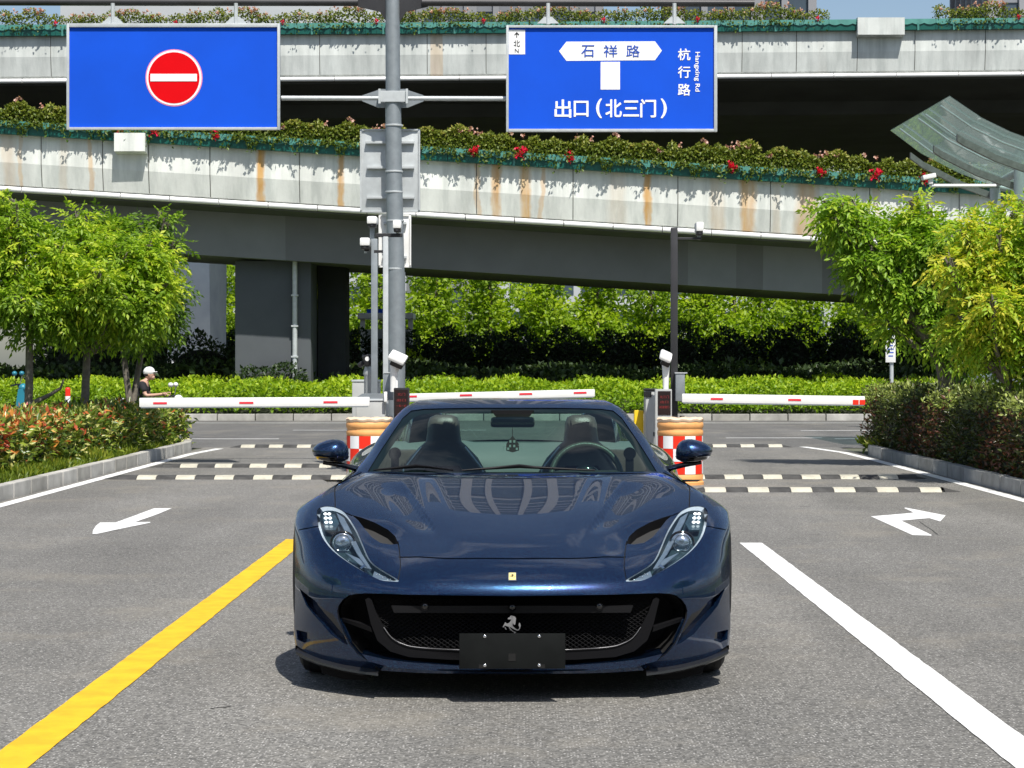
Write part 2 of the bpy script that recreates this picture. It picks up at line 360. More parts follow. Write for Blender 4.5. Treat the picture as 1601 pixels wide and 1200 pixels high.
# ------------------------------------------------------------ foliage
def leaves(name, C, D, N, L, W, tint, m, parent=None, base=None, fold=.18):
    """C leaf bases, D axis, N normals (n,3); L,W arrays"""
    n = len(C); D = D/np.linalg.norm(D, axis=1, keepdims=True)
    S = np.cross(D, N); S /= (np.linalg.norm(S, axis=1, keepdims=True)+1e-9); N = np.cross(S, D)
    L = np.broadcast_to(L, n)[:, None]; W_ = np.broadcast_to(W, n)[:, None]
    base_ = C; tip = C+D*L-N*L*.10; r_ = C+D*L*.45+S*W_/2+N*W_*fold; l_ = C+D*L*.45-S*W_/2+N*W_*fold
    V = np.stack([base_, r_, tip, l_], 1).reshape(-1, 3)
    off = np.array(org(parent) if parent else (base if base is not None else (0, 0, 0))); V = V-off
    me = bpy.data.meshes.new(name); me.vertices.add(4*n); me.vertices.foreach_set('co', V.ravel())
    i0 = np.arange(n)*4; T = np.stack([i0, i0+1, i0+2, i0, i0+2, i0+3], 1).ravel()
    me.loops.add(6*n); me.loops.foreach_set('vertex_index', T.astype(np.int32)); me.polygons.add(2*n)
    me.polygons.foreach_set('loop_start', (np.arange(2*n)*3).astype(np.int32)); me.update(calc_edges=True)
    at = me.attributes.new('tint', 'FLOAT', 'FACE'); at.data.foreach_set('value', np.repeat(np.clip(tint, 0, 1), 2).astype(np.float32))
    me.materials.append(m); o = bpy.data.objects.new(name, me); COL.objects.link(o)
    if parent: o.parent = parent; ORG[o.name] = org(parent)
    elif base is not None: o.location = base
    o['kind'] = 'stuff' if parent else o.get('kind', 'stuff')
    return o
def unit(n):
    v = rng.normal(size=(n, 3)); return v/np.linalg.norm(v, axis=1, keepdims=True)
def lobes_points(lobes, n, shell=.55):
    vol = np.array([l[3]**2 for l in lobes]); idx = rng.choice(len(lobes), n, p=vol/vol.sum())
    c = np.array([l[:3] for l in lobes])[idx]; r_ = np.array([l[3] for l in lobes])[idx]; fl = np.array([l[4] if len(l) > 4 else .8 for l in lobes])[idx]
    u = unit(n); rad = r_*(shell+(1-shell)*rng.random(n)**.6)
    u2 = u.copy(); u2[:, 2] *= fl
    return c+u2*rad[:, None], u, idx
def tree(name, label, base, lobes, nspray, leaf, m, mbark, group=None, trunk_r=.07, stems=None, cat='tree', per=9, tintf=None, droop=.5, spray_len=.26, shell=.5, parts=True):
    t = thing(name, label, cat, base, group=group)
    sat = []
    for l in lobes:
        for _ in range(3):
            u_ = unit(1)[0]; r_s = l[3]*random.uniform(.28, .42); sat.append((l[0]+u_[0]*l[3]*1.05, l[1]+u_[1]*l[3]*1.0, l[2]+abs(u_[2])*l[3]*.95 if random.random() < .75 else l[2]+u_[2]*l[3]*.8, r_s, .6))
    lobes = [(l[0], l[1], l[2], l[3]*.88, l[4]) for l in lobes]+sat
    b = MB(); B = Vector(base)
    top = B+Vector((0, 0, (min(l[2]-l[3]*.6 for l in lobes)-base[2])*.8+.2))
    stems = stems or [(B, top)]
    for a, c in stems:
        a = Vector(a); c = Vector(c); mid = (a+c)/2+Vector((random.uniform(-.06, .06), random.uniform(-.05, .05), 0))
        b.tube([a-Vector((0, 0, .05)), a+(mid-a)*.5, mid, c], [trunk_r*1.25, trunk_r*1.02, trunk_r*.95, trunk_r*.8], 9)
    b.build('trunk', mbark, t, 60)
    b = MB(); tops = [Vector(c) for a, c in stems]
    for l in lobes:
        s = min(tops, key=lambda q: (q-Vector(l[:3])).length); c = Vector(l[:3])
        m1 = s.lerp(c, .5)+Vector((random.uniform(-.1, .1), random.uniform(-.1, .1), -.06))
        b.tube([s, m1, c+Vector((0, 0, l[3]*.2))], [trunk_r*.6, trunk_r*.38, trunk_r*.15], 6)
        for k in range(5):
            e = c+Vector(unit(1)[0])*l[3]*.85; b.tube([m1.lerp(c, .5), c.lerp(e, .4)+Vector((0, 0, .05)), e], [trunk_r*.26, trunk_r*.16, trunk_r*.05], 5)
    b.build('limb', mbark, t, 60)
    C0, U, idx = lobes_points(lobes, nspray, shell)
    ax = U*.8+rng.normal(size=U.shape)*.45; ax[:, 2] -= droop*rng.random(nspray); ax /= np.linalg.norm(ax, axis=1, keepdims=True)
    upv = np.tile([0, 0, 1.0], (nspray, 1))+rng.normal(size=U.shape)*.35
    side = np.cross(ax, upv); side /= np.linalg.norm(side, axis=1, keepdims=True)
    CC = []; DD = []; NN = []; LL = []; TT = []
    st = rng.random(nspray); st = np.clip(st+rng.normal(size=nspray)*.12, 0, 1)
    if tintf is not None: st = tintf(C0, st)
    for k in range(per):
        s_ = (k+.6)/per; sg = 1 if k % 2 else -1; isend = k == per-1
        c = C0+ax*(spray_len*s_)[..., None] if np.ndim(s_) else C0+ax*(spray_len*s_)
        c = c-np.array([0, 0, 1])*(spray_len*.35*s_*s_)
        d = ax*(.75 if not isend else 1)+side*sg*(1.0 if not isend else 0)+rng.normal(size=U.shape)*.22; d[:, 2] -= .25+.2*s_
        nn = upv+rng.normal(size=U.shape)*.45
        CC.append(c); DD.append(d); NN.append(nn); LL.append(leaf*(.75+.5*rng.random(nspray))); TT.append(st+rng.normal(size=nspray)*.08)
    LLc = np.concatenate(LL)
    leaves('foliage', np.concatenate(CC), np.concatenate(DD), np.concatenate(NN), LLc, LLc*.42, np.concatenate(TT), m, t)
    return t
def hedge_leaves(name, pts, nrm, leaf, m, parent, tintf, spread=.9, jitter=.05, aspect=.42):
    n = len(pts); D = nrm*.9+rng.normal(size=(n, 3))*spread; D[:, 2] += .45
    N = rng.normal(size=(n, 3))*.7+nrm*.6+np.array([0, 0, .6]); C = pts+rng.normal(size=(n, 3))*jitter
    L = leaf*(.6+.7*rng.random(n)); return leaves(name, C, D, N, L, L*aspect, tintf(C, rng.random(n)), m, parent)
def fnoise(p, s, seed=0):
    """cheap smooth pseudo noise in 0..1"""
    x = p*s; v = np.sin(x[:, 0]*1.7+seed)+np.sin(x[:, 1]*1.3+seed*2.1+x[:, 0]*.6)+np.sin(x[:, 2]*2.1+seed*.7+x[:, 1]*.8)+np.sin((x[:, 0]+x[:, 1]+x[:, 2])*1.1+seed*3)
    return np.clip(v/7+.5, 0, 1)
def boxhedge(name, label, cat, x0, x1, y0, y1, z0, z1, n, leaf, m, mcore, tintf, faces='tfr', amp=.07, group=None, base=None, shear=0.0):
    """clipped hedge: uneven rounded box of leaves over a dark twiggy core. faces: t top, f front(-y), l,r sides, b back"""
    t = thing(name, label, cat, base or ((x0+x1)/2, (y0+y1)/2, z0), group=group)
    A = {'t': (x1-x0)*(y1-y0), 'f': (x1-x0)*(z1-z0), 'b': (x1-x0)*(z1-z0), 'l': (y1-y0)*(z1-z0), 'r': (y1-y0)*(z1-z0)}
    tot = sum(A[f] for f in faces); P_ = []; N_ = []
    for f in faces:
        k = int(n*A[f]/tot); u = rng.random(k); v = rng.random(k)
        if f == 't': p = np.stack([x0+u*(x1-x0), y0+v*(y1-y0), np.full(k, z1)], 1); nn = np.tile([0, 0, 1.], (k, 1))
        if f in 'fb': p = np.stack([x0+u*(x1-x0), np.full(k, y0 if f == 'f' else y1), z0+v*(z1-z0)], 1); nn = np.tile([0, -1. if f == 'f' else 1., 0], (k, 1))
        if f in 'lr': p = np.stack([np.full(k, x0 if f == 'l' else x1), y0+u*(y1-y0), z0+v*(z1-z0)], 1); nn = np.tile([-1. if f == 'l' else 1., 0, 0], (k, 1))
        # lumps
        h = fnoise(p, 2.6, 1)*.6+fnoise(p, 6.5, 4)*.4-.45; p = p+nn*(h*2*amp)[:, None]-nn*(rng.random(k)**2*amp*1.6)[:, None]
        # round shoulders
        if f == 't' : e = np.minimum(np.minimum(p[:, 0]-x0, x1-p[:, 0]), np.minimum(p[:, 1]-y0, y1-p[:, 1])); p[:, 2] -= np.clip(.1-e, 0, .1)*.8
        p[:, 0] += shear*(p[:, 1]-y1); P_.append(p); N_.append(nn)
    hedge_leaves('foliage', np.concatenate(P_), np.concatenate(N_), leaf, m, t, tintf)
    i = .10; b = MB(); b.box(((x0+x1)/2, (y0+y1)/2, (z0+z1)/2-i/2), (x1-x0-2*i, y1-y0-2*i, z1-z0-i), 0); b.v = [(vx+shear*(vy-y1), vy, vz) for vx, vy, vz in b.v]; o = b.build('twig_core', mcore, t); 
    return t
M_bark = mat('grey_bark', (.16, .14, .115), .9, var=.35, vscale=14, bump=.7, bscale=45)
M_twig = mat('dark_twigs', (.018, .022, .010), .95, var=.4, vscale=20)
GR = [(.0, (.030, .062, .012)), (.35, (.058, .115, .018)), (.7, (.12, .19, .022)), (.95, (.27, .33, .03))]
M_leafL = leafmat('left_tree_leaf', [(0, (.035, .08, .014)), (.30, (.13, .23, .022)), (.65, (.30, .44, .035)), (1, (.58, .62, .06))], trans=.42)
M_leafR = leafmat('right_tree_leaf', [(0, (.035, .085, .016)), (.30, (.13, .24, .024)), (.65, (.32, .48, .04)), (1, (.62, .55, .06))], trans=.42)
M_leafFar = leafmat('far_tree_leaf', [(0, (.09, .17, .015)), (.5, (.24, .36, .02)), (1, (.46, .55, .03))], trans=.45)
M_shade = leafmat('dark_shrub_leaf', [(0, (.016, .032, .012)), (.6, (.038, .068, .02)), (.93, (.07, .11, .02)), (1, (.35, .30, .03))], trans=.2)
M_cover = leafmat('groundcover_leaf', [(0, (.07, .14, .010)), (.5, (.20, .33, .014)), (1, (.44, .54, .025))])
M_photinia = leafmat('red_tip_leaf', [(0, (.035, .07, .012)), (.22, (.09, .15, .02)), (.38, (.24, .30, .03)), (.50, (.60, .55, .22)), (.57, (.60, .28, .05)), (.78, (.52, .13, .045)), (1, (.38, .05, .035))], rough=.3, trans=.2)
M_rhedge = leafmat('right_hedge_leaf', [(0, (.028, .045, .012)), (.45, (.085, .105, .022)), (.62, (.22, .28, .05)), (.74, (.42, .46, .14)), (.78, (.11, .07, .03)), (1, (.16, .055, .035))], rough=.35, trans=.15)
M_grass = leafmat('grass_leaf', [(0, (.07, .12, .012)), (.6, (.18, .24, .02)), (1, (.40, .38, .05))])
# ------------------------------------------------------------ viaducts
def concrete_stained(name, base, rust=.6, seed=0.0, thr=.60, streaks=()):
    m = bpy.data.materials.new(name); m.use_nodes = True; t = m.node_tree; b = t.nodes['Principled BSDF']
    g = t.nodes.new('ShaderNodeNewGeometry'); mpn = t.nodes.new('ShaderNodeMapping'); mpn.inputs['Location'].default_value = (seed, 0, 0); t.links.new(g.outputs['Position'], mpn.inputs[0]); v = mpn.outputs[0]
    blot = ramp(t, [(.3, tuple(c*.80 for c in base)), (.7, tuple(min(1, c*1.12) for c in base))], noise(t, .9, 7, v, .65, (1, 1, .5)))
    grime = ramp(t, [(.36, (.70, .72, .72)), (.56, (1, 1, 1))], noise(t, 2.4, 6, v, .65, (1.3, 1, .10)))
    c = mixc(t, .7, blot, grime, 'MULTIPLY')
    wob = noise(t, .8, 2, v)
    ma = t.nodes.new('ShaderNodeMath'); ma.operation = 'ADD'
    rs = noise(t, 1.15, 3.5, v, .55, (1, .02, .055))
    mk = ramp(t, [(thr, (0,)*3), (thr+.035, (1,)*3)], rs)
    md = ramp(t, [(.40, (0,)*3), (.58, (rust,)*3)], noise(t, .35, 2, v, .5, (1, .02, .3)))
    mk2 = mixc(t, 1.0, mk, md, 'MULTIPLY')
    if streaks:   # each streak: centre x, half width, strength; its edge wanders as it runs down
        g2 = t.nodes.new('ShaderNodeSeparateXYZ'); t.links.new(g.outputs['Position'], g2.inputs[0])
        def mth(op, a, c):
            n = t.nodes.new('ShaderNodeMath'); n.operation = op
            for k_, v_ in enumerate((a, c)):
                if isinstance(v_, (int, float)): n.inputs[k_].default_value = v_
                elif v_ is not None: t.links.new(v_, n.inputs[k_])
            return n.outputs[0]
        wx = mth('ADD', g2.outputs[0], mth('MULTIPLY', mth('SUBTRACT', noise(t, 1.3, 5, g.outputs['Position'], .6, (1.2, 1, .7)), .5), .42)); tot = None
        for c_, hw, st_ in streaks:
            mr = t.nodes.new('ShaderNodeMapRange'); mr.inputs[1].default_value = hw*.55; mr.inputs[2].default_value = hw*1.25; mr.inputs[3].default_value = st_; mr.inputs[4].default_value = 0
            t.links.new(mth('ABSOLUTE', mth('SUBTRACT', wx, c_), None), mr.inputs[0]); tot = mr.outputs[0] if tot is None else mth('MAXIMUM', tot, mr.outputs[0])
        mk2 = mixc(t, 1.0, tot, ramp(t, [(.3, (.55,)*3), (.6, (1,)*3)], noise(t, 3, 5, v, .6, (1.6, 1, .12))), 'MULTIPLY')
    rc = ramp(t, [(.3, (.56, .27, .05)), (.7, (.68, .43, .15))], noise(t, 5, 4, v, .6, (1, 1, .2)))
    c = mixc(t, mk2, c, rc)
    # hairline joints and cracks
    t.links.new(c, b.inputs['Base Color']); b.inputs['Roughness'].default_value = .85
    t.links.new(bumpn(t, noise(t, 18, 5, v), .25, .01), b.inputs['Normal']); return m
SK = [((px-815.5)/55.2, w_/110.4, s_) for px, w_, s_ in ((12, 20, .30), (30, 8, .5), (100, 14, .2), (140, 7, .55), (407, 13, .95), (532, 11, .9), (640, 18, .2), (748, 9, .55), (777, 15, .9), (822, 18, .85), (848, 8, .5), (965, 30, .18), (1012, 12, .95), (1122, 22, .3), (1170, 24, .8), (1215, 16, .2), (1262, 34, .6), (1370, 10, .35))]
M_conR = concrete_stained('ramp_concrete', (.76, .78, .73), .95, 3.0, .575, SK)
M_conU = concrete_stained('upper_concrete', (.66, .69, .66), .35, 17.0, .66)
def girder_mat():
    m = bpy.data.materials.new('girder_grey_paint'); m.use_nodes = True; t = m.node_tree; b = t.nodes['Principled BSDF']
    g = t.nodes.new('ShaderNodeNewGeometry'); s = t.nodes.new('ShaderNodeSeparateXYZ'); t.links.new(g.outputs['Position'], s.inputs[0])
    mr = t.nodes.new('ShaderNodeMapRange'); mr.inputs[1].default_value = -20; mr.inputs[2].default_value = 20; t.links.new(s.outputs[0], mr.inputs[0])
    a = (.20, .21, .215); d = (.155, .16, .165); e = (.225, .235, .245)
    c = ramp(t, [(0, a), (.325, d), (.62, a), (.655, d), (.672, e), (.715, d)], mr.outputs[0], True)
    n = ramp(t, [(.3, (.88,)*3), (.7, (1.08,)*3)], noise(t, .8, 6))
    t.links.new(mixc(t, 1.0, c, n, 'MULTIPLY'), b.inputs['Base Color']); b.inputs['Roughness'].default_value = .7; return m
M_girder = girder_mat()
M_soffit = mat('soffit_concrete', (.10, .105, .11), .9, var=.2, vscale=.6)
M_edge = mat('white_drip_edge', (.78, .78, .77), .5, 0, var=.06, vscale=4)
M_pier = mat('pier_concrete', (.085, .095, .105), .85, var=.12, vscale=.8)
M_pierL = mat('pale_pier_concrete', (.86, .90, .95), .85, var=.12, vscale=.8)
M_deckroad = mat('deck_asphalt', (.06, .06, .06), .9)
def extr(name, prof, x0, x1, zf, m, parent, yof, seg=4.0, smooth=None):
    """profile (y,z) swept along X with height function zf"""
    n = max(2, int((x1-x0)/seg)+1); b = MB(); rows = []
    for k in range(n):
        x = x0+(x1-x0)*k/(n-1); rows.append([(x, yof+y, zf(x)+z) for y, z in prof])
    b.grid(rows); return b.build(name, m, parent, smooth)
zR = lambda x: 7.41-.062*x
zU = lambda x: 13.44+.006*x+.00012*max(0, x)**2
YR, YU = 58.0, 72.0
ramp_t = thing('viaduct_ramp', 'lower viaduct ramp sloping down to the right, pale parapet with orange rust streaks', 'viaduct', (0, YR, 0))
extr('parapet', [(0, .0), (0, -1.12), (.13, -1.74), (.26, -1.80)], -60, 60, zR, M_conR, ramp_t, YR)
extr('parapet_cap', [(.30, -.5), (.30, .0), (.0, .0)], -60, 60, zR, M_conR, ramp_t, YR)
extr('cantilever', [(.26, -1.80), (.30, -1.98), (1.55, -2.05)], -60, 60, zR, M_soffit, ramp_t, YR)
extr('girder', [(1.55, -2.05), (1.62, -3.33), (7.4, -3.33), (7.5, -2.05), (9.0, -1.9)], -60, 60, zR, M_girder, ramp_t, YR)
extr('deck', [(.30, -.5), (.31, -1.1), (8.7, -1.1), (8.72, 0), (9.0, 0), (9.0, -1.9)], -60, 60, zR, M_deckroad, ramp_t, YR)
def edge_strips(parent, zf, yof, dz, L, x0, x1, r_=.085):
    prof = [(r_*math.cos(a), r_*math.sin(a)) for a in [math.pi*(2*k+1)/8 for k in range(8)]]
    x = x0
    while x < x1:
        b = MB(); a, c = x+.012, x+L-.012; ra = [(a, yof+p[0], zf(a)+dz+p[1]) for p in prof]; rc = [(c, yof+p[0], zf(c)+dz+p[1]) for p in prof]
        b.grid([ra+[ra[0]], rc+[rc[0]]]); b.add(ra, [list(range(8))]); b.add(rc, [list(range(8))]); b.build('drip_edge', M_edge, parent, 50); x += L
edge_strips(ramp_t, zR, YR+.19, -1.86, 1.4, -18.4, 18.4)
M_stain = mat('dark_stain', (.10, .10, .09), .9)
up_t = thing('upper_viaduct', 'upper viaduct crossing level behind the ramp, weathered grey parapet over a black shaded underside', 'viaduct', (0, YU, 0))
extr('parapet', [(0, .0), (0, -1.05), (.11, -1.72), (.22, -1.80)], -80, 80, zU, M_conU, up_t, YU)
extr('parapet_cap', [(.30, -.5), (.30, .0), (.0, .0)], -80, 80, zU, M_conU, up_t, YU)
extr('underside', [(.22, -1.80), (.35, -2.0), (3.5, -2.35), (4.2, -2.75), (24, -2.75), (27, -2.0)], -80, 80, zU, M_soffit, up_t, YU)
extr('deck', [(.30, -.5), (.31, -1.1), (26.7, -1.1), (26.72, 0), (27, 0), (27, -2)], -80, 80, zU, M_deckroad, up_t, YU)
edge_strips(up_t, zU, YU+.16, -1.87, 2.2, -22, 24.2)
def drainbox(parent, x0, x1, zt, zb, yof, m):
    b = MB(); d = .42
    prof = [(0, zt), (-d, zt-.02), (-d, zb+.03), (-.02, zb-.02), (0, zb-.02)]
    b.grid([[(x, yof+y-.003, z) for y, z in prof] for x in (x0, x1)])
    for x in (x0, x1): b.add([(x, yof+y-.003, z) for y, z in prof], [(0, 1, 2, 3, 4)])
    return b.build('drain_box', m, parent)
a = P(183, 210, YR); c = P(231, 240, YR); drainbox(ramp_t, a.x, c.x, a.z+.02, c.z, YR, M_conR)
a = P(1338, 30, YU); c = P(1411, 58, YU); drainbox(up_t, a.x, c.x, a.z+.02, c.z, YU, M_conU)
def joint(parent, X, zf, yof, z1=-1.12, z2=-1.74, dy=.13):
    b = MB(); w_ = .012; zt = zf(X)
    b.add([(X-w_, yof-.003, zt), (X+w_, yof-.003, zt), (X+w_, yof-.003, zt+z1), (X-w_, yof-.003, zt+z1), (X+w_, yof+dy-.003, zt+z2), (X-w_, yof+dy-.003, zt+z2)], [(0, 1, 2, 3), (3, 2, 4, 5)]); b.build('panel_joint', M_stain, parent)
for px in (-90, 64, 160, 232, 328, 468, 600, 745, 896, 1060, 1205, 1360, 1500): joint(ramp_t, (px-815.5)/55.2, zR, YR)
for px in (-60, 80, 500, 668, 760, 1160, 1245, 1340, 1430, 1540): joint(up_t, (px-815.5)/44.4, zU, YU, -1.05, -1.72, .11)
# piers
def pier(label, x0, x1, y0, y1, z1, m, flare=0):
    t = thing('viaduct_pier', label, 'pier', ((x0+x1)/2, (y0+y1)/2, 0))
    b = MB(); b.box(((x0+x1)/2, (y0+y1)/2, z1/2-.2), (x1-x0, y1-y0, z1+.4), .06); b.build('shaft', m, t, 40); return t
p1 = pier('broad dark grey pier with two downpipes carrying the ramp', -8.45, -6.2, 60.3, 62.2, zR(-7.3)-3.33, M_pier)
b = MB(); b.box((-5.75, 62.6, 2.1), (.86, 1.4, 4.9), .05); b.build('rear_wall', mat('shade_black_concrete', (.018, .02, .024), .9), p1, 40)  # recess shade is put into the wall's near-black colour
def pipe(px, Y, z1, parent):
    x = P(px, 500, Y).x; b = MB(); b.tube([(x, Y, .0), (x, Y, z1)], .075, 10); o = b.build('downpipe', M_steel2, parent, 60)
    for z in (.9, 1.7, 2.6, 3.5):
        b = MB(); b.box((x, Y, z), (.2, .18, .05)); b.build('bracket', M_steel2, parent)
pipe(461, 60.15, 4.5, p1); pipe(488, 61.9, 4.5, p1)
p2 = thing('viaduct_pier', 'pale tapered pier of the upper viaduct behind the left trees', 'pier', (-12.6, 79, 0))
xa, xb = P(283, 470, 79).x, P(336, 470, 79).x
b = MB(); b.add([(xa-.5, 78, 0), (xb, 78, 0), (xb+.2, 80.5, 0), (xa-.5, 80.5, 0), (xa+.1, 78, 8), (xb-.1, 78, 8), (xb+.25, 80.5, 8), (xa+.1, 80.5, 8)], [(0,1,5,4),(1,2,6,5),(2,3,7,6),(3,0,4,7),(4,5,6,7)]); b.build('shaft', M_pierL, p2)
b = MB(); b.box(((xa+xb)/2+.2, 79.3, 9.3), (2.4, 3.4, 3.2), .1); b.build('pier_head', M_soffit, p2)
for X, l in ((-34, 'upper viaduct pier farthest left'), (26, 'upper viaduct pier behind the right trees')):
    pier(l+', plain grey concrete', X, X+2.2, 79, 82, 10.8, M_pier)
pier('ramp pier left of the frame, plain grey concrete', -36, -33, 60.5, 62.5, zR(-34)-3.33, M_pier)

def nth(n): return {1: 'first', 2: 'second', 3: 'third'}.get(n, str(n)+('st' if n % 10 == 1 and n != 11 else 'nd' if n % 10 == 2 and n != 12 else 'rd' if n % 10 == 3 and n != 13 else 'th'))
# ------------------------------------------------------------ planters and roses on the parapets
M_plant = mat('dark_green_planter', (.008, .105, .085), .4, 0, var=.12, vscale=2)
M_plantl = mat('faded_green_rim', (.055, .22, .185), .45, 0, var=.15, vscale=5)
M_rose = leafmat('rose_leaf', [(0, (.035, .07, .012)), (.45, (.10, .15, .018)), (.8, (.22, .25, .03)), (1, (.32, .26, .06))], trans=.25)
M_pinkf = leafmat('pale_pink_petals', [(0, (.45, .16, .14)), (.5, (.62, .33, .27)), (1, (.75, .55, .45))])
M_redf = leafmat('crimson_petals', [(0, (.6, .01, .03)), (1, (.85, .02, .10))])
LP_ = 1.25
def scallop_mesh(L):
    b = MB(); b.m = 0
    prof = [(.0, .02), (-.24, .02), (-.21, -.33), (.0, -.33)]
    b.grid([[(x, y, z) for y, z in prof] for x in (-L/2+.006, L/2-.006)])
    for x in (-L/2+.006, L/2-.006): b.add([(x, y, z) for y, z in prof], [(0, 1, 2, 3)])
    return b
def rim_mesh(L):
    b = MB(); n = 24; rows = [[], [], []]
    for k in range(n+1):
        x = -L/2+.006+(L-.012)*k/n; ph = (k/n*3) % 1.0; d = -.10-.055*math.sin(math.pi*ph)
        rows[0].append((x, -.245, .045)); rows[1].append((x, -.262, d)); rows[2].append((x, -.24, d-.004))
    b.grid([[(x, -.20, .05) for x, y, z in rows[0]]]+rows); return b
pm = scallop_mesh(LP_).mesh('trough'); rm = rim_mesh(LP_).mesh('scalloped_rim'); bm_ = MB()
bm_.box((0, -.26, -.22), (.07, .02, .28), .006); bkt = bm_.mesh('bracket')
pm.materials.append(M_plant); rm.materials.append(M_plantl); bkt.materials.append(M_plantl)
def planter(x, zf, yof, label, group):
    t = thing('planter_box', label, 'planter', (x, yof, zf(x)), group=group)
    t.rotation_euler = (0, -math.atan((zf(x+.5)-zf(x-.5))), 0)
    for nm, me in (('trough', pm), ('scalloped_rim', rm)) + ((('bracket', bkt),) if random.random() < .6 else ()):
        o = bpy.data.objects.new(nm, me); COL.objects.link(o); o.parent = t
    return t
def rose_proto(seed, nl, h, red, pink, trail):
    t = thing('rose_bush', 'x', 'rose bush', (0, 0, 0))
    k = nl; u = rng.random((k, 3)); 
    x = (u[:, 0]-.5)*1.32; top = h*(.74+.26*np.sin(x*5+seed*1.7)*np.sin(x*2.3+seed))
    z = .02+u[:, 1]**.8*top; y = -.10+(u[:, 2]-.5)*.34*(1.0-.3*z/h)
    Cn = np.stack([x, y, z], 1)
    kt = int(nl*trail); tx = (rng.random(kt)-.5)*1.2; cl = np.sin(tx*9+seed*2.2)
    tz = .05-rng.random(kt)*(.16+.34*np.clip(cl, 0, 1)); Ct = np.stack([tx, -.27-rng.random(kt)*.10, tz], 1); Cn = np.concatenate([Cn, Ct])
    n = len(Cn); Nn = rng.normal(size=(n, 3))*.7+np.array([0, -.5, .8]); D = rng.normal(size=(n, 3)); L = .075+.05*rng.random(n)
    tn = np.clip(.25+.4*rng.random(n)+.35*(Cn[:, 2]/h), 0, 1); leaves('foliage', Cn, D, Nn, L, L*.6, tn, M_rose, t)
    def blooms(cnt, m, pf, nm, r_):
        if cnt <= 0: return
        c = np.array([pf(q) for q in range(cnt)]); k_ = 9; cc = np.repeat(c, k_, 0)+rng.normal(size=(cnt*k_, 3))*r_*.5
        d = rng.normal(size=(cnt*k_, 3)); leaves(nm, cc, d, rng.normal(size=(cnt*k_, 3))+np.array([0, -.8, .5]), r_*1.5, r_*1.4, rng.random(cnt*k_), m, t)
    blooms(pink, M_pinkf, lambda q: (random.uniform(-.6, .6), random.uniform(-.3, 0), h*random.triangular(.45, 1.0, .85)), 'pink_blooms', .05)
    cx = random.uniform(-.4, .4)
    blooms(red, M_redf, lambda q: (cx+random.gauss(0, .09), -.29+random.uniform(-.04, .04), .02+random.gauss(0, .06)), 'red_blooms', .06)
    return t
protos = [rose_proto(s, nl, h, rd, pk, tr) for s, nl, h, rd, pk, tr in ((1, 1700, .64, 0, 3, .09), (2, 1800, .70, 10, 5, .12), (3, 1600, .58, 4, 1, .07), (4, 1800, .72, 0, 7, .13), (5, 1650, .62, 11, 2, .10))]
protoU = [rose_proto(s, nl, h, rd, pk, tr) for s, nl, h, rd, pk, tr in ((7, 520, .55, 0, 7, .08), (8, 620, .66, 0, 13, .12), (9, 400, .42, 1, 3, .06))]
used = set()
def rose(x, zf, yof, which, pr, label, group):
    p = pr[which]; 
    if p.name in used: t = copy_tree(p)
    else: used.add(p.name); t = p
    t.location = (x, yof, zf(x)+.0); t.rotation_euler = (0, -math.atan((zf(x+.5)-zf(x-.5))), 0); t['label'] = label; t['group'] = group
    if which % 1 == 0 and t is not p: t.scale = (random.choice((-1, 1))*1.0, 1, random.uniform(.88, 1.12))
    return t
LRl = 'rose bush spilling over a green planter on the ramp parapet'
x = -15.2; k = 0
while x < 15.6:
    planter(x, zR, YR-.003, nth(k+1)+' scalloped dark green planter from the left on the ramp parapet', 'planters along the ramp parapet')
    rose(x, zR, YR, [3, 1, 0, 1, 4, 2, 3, 0][k % 8] if k > 1 else k+2, protos, 'rose bush in the '+nth(k+1)+' green planter from the left on the ramp parapet', 'rose bushes along the ramp parapet'); x += LP_; k += 1
x = -18.6; k = 0
while x < 18.6:
    planter(x, zU, YU-.003, nth(k+1)+' scalloped green planter from the left on the upper viaduct parapet', 'planters along the upper viaduct parapet')
    if not (11.0 < x < 14.6): rose(x, zU, YU, k % 3, protoU, 'rose bush in the '+nth(k+1)+' green planter from the left on the upper viaduct', 'rose bushes along the upper viaduct parapet')
    x += LP_; k += 1

# ------------------------------------------------------------ big pole with road signs
YS = 28.0
pole = thing('sign_gantry', 'tall grey steel gantry pole with cross arms between the two blue signs', 'sign gantry', (P(615, 570, YS).x, YS, 0))
px_ = lambda px, Y=YS: P(px, 0, Y).x; pz_ = lambda py, Y=YS: P(0, py, Y).z
b = MB(); b.tube([(px_(619), YS, 0), (px_(619.5), YS, pz_(425))], .125, 24); b.build('lower_pole', M_steel, pole, 60)
b = MB(); b.tube([(px_(619), YS, pz_(425)), (px_(616), YS, pz_(270)), (px_(614.5), YS, pz_(152))], [.118, .112, .108], 24)
b.tube([(px_(614.5), YS, pz_(152)), (px_(613.5), YS, pz_(-30))], [.101, .098], 24); b.build('upper_pole', M_steel, pole, 60)
b = MB(); b.tube([(px_(560), YS-.02, pz_(4)), (px_(-120), YS-.02, pz_(3))], .05, 10); b.tube([(px_(660), YS-.02, pz_(4)), (px_(1179), YS-.02, pz_(5))], .05, 10); b.build('top_arm', M_dark, pole, 60)
b = MB(); b.tube([(px_(440), YS, pz_(153)), (px_(800), YS, pz_(154))], .033, 10); b.build('middle_arm', M_steel2, pole, 60)
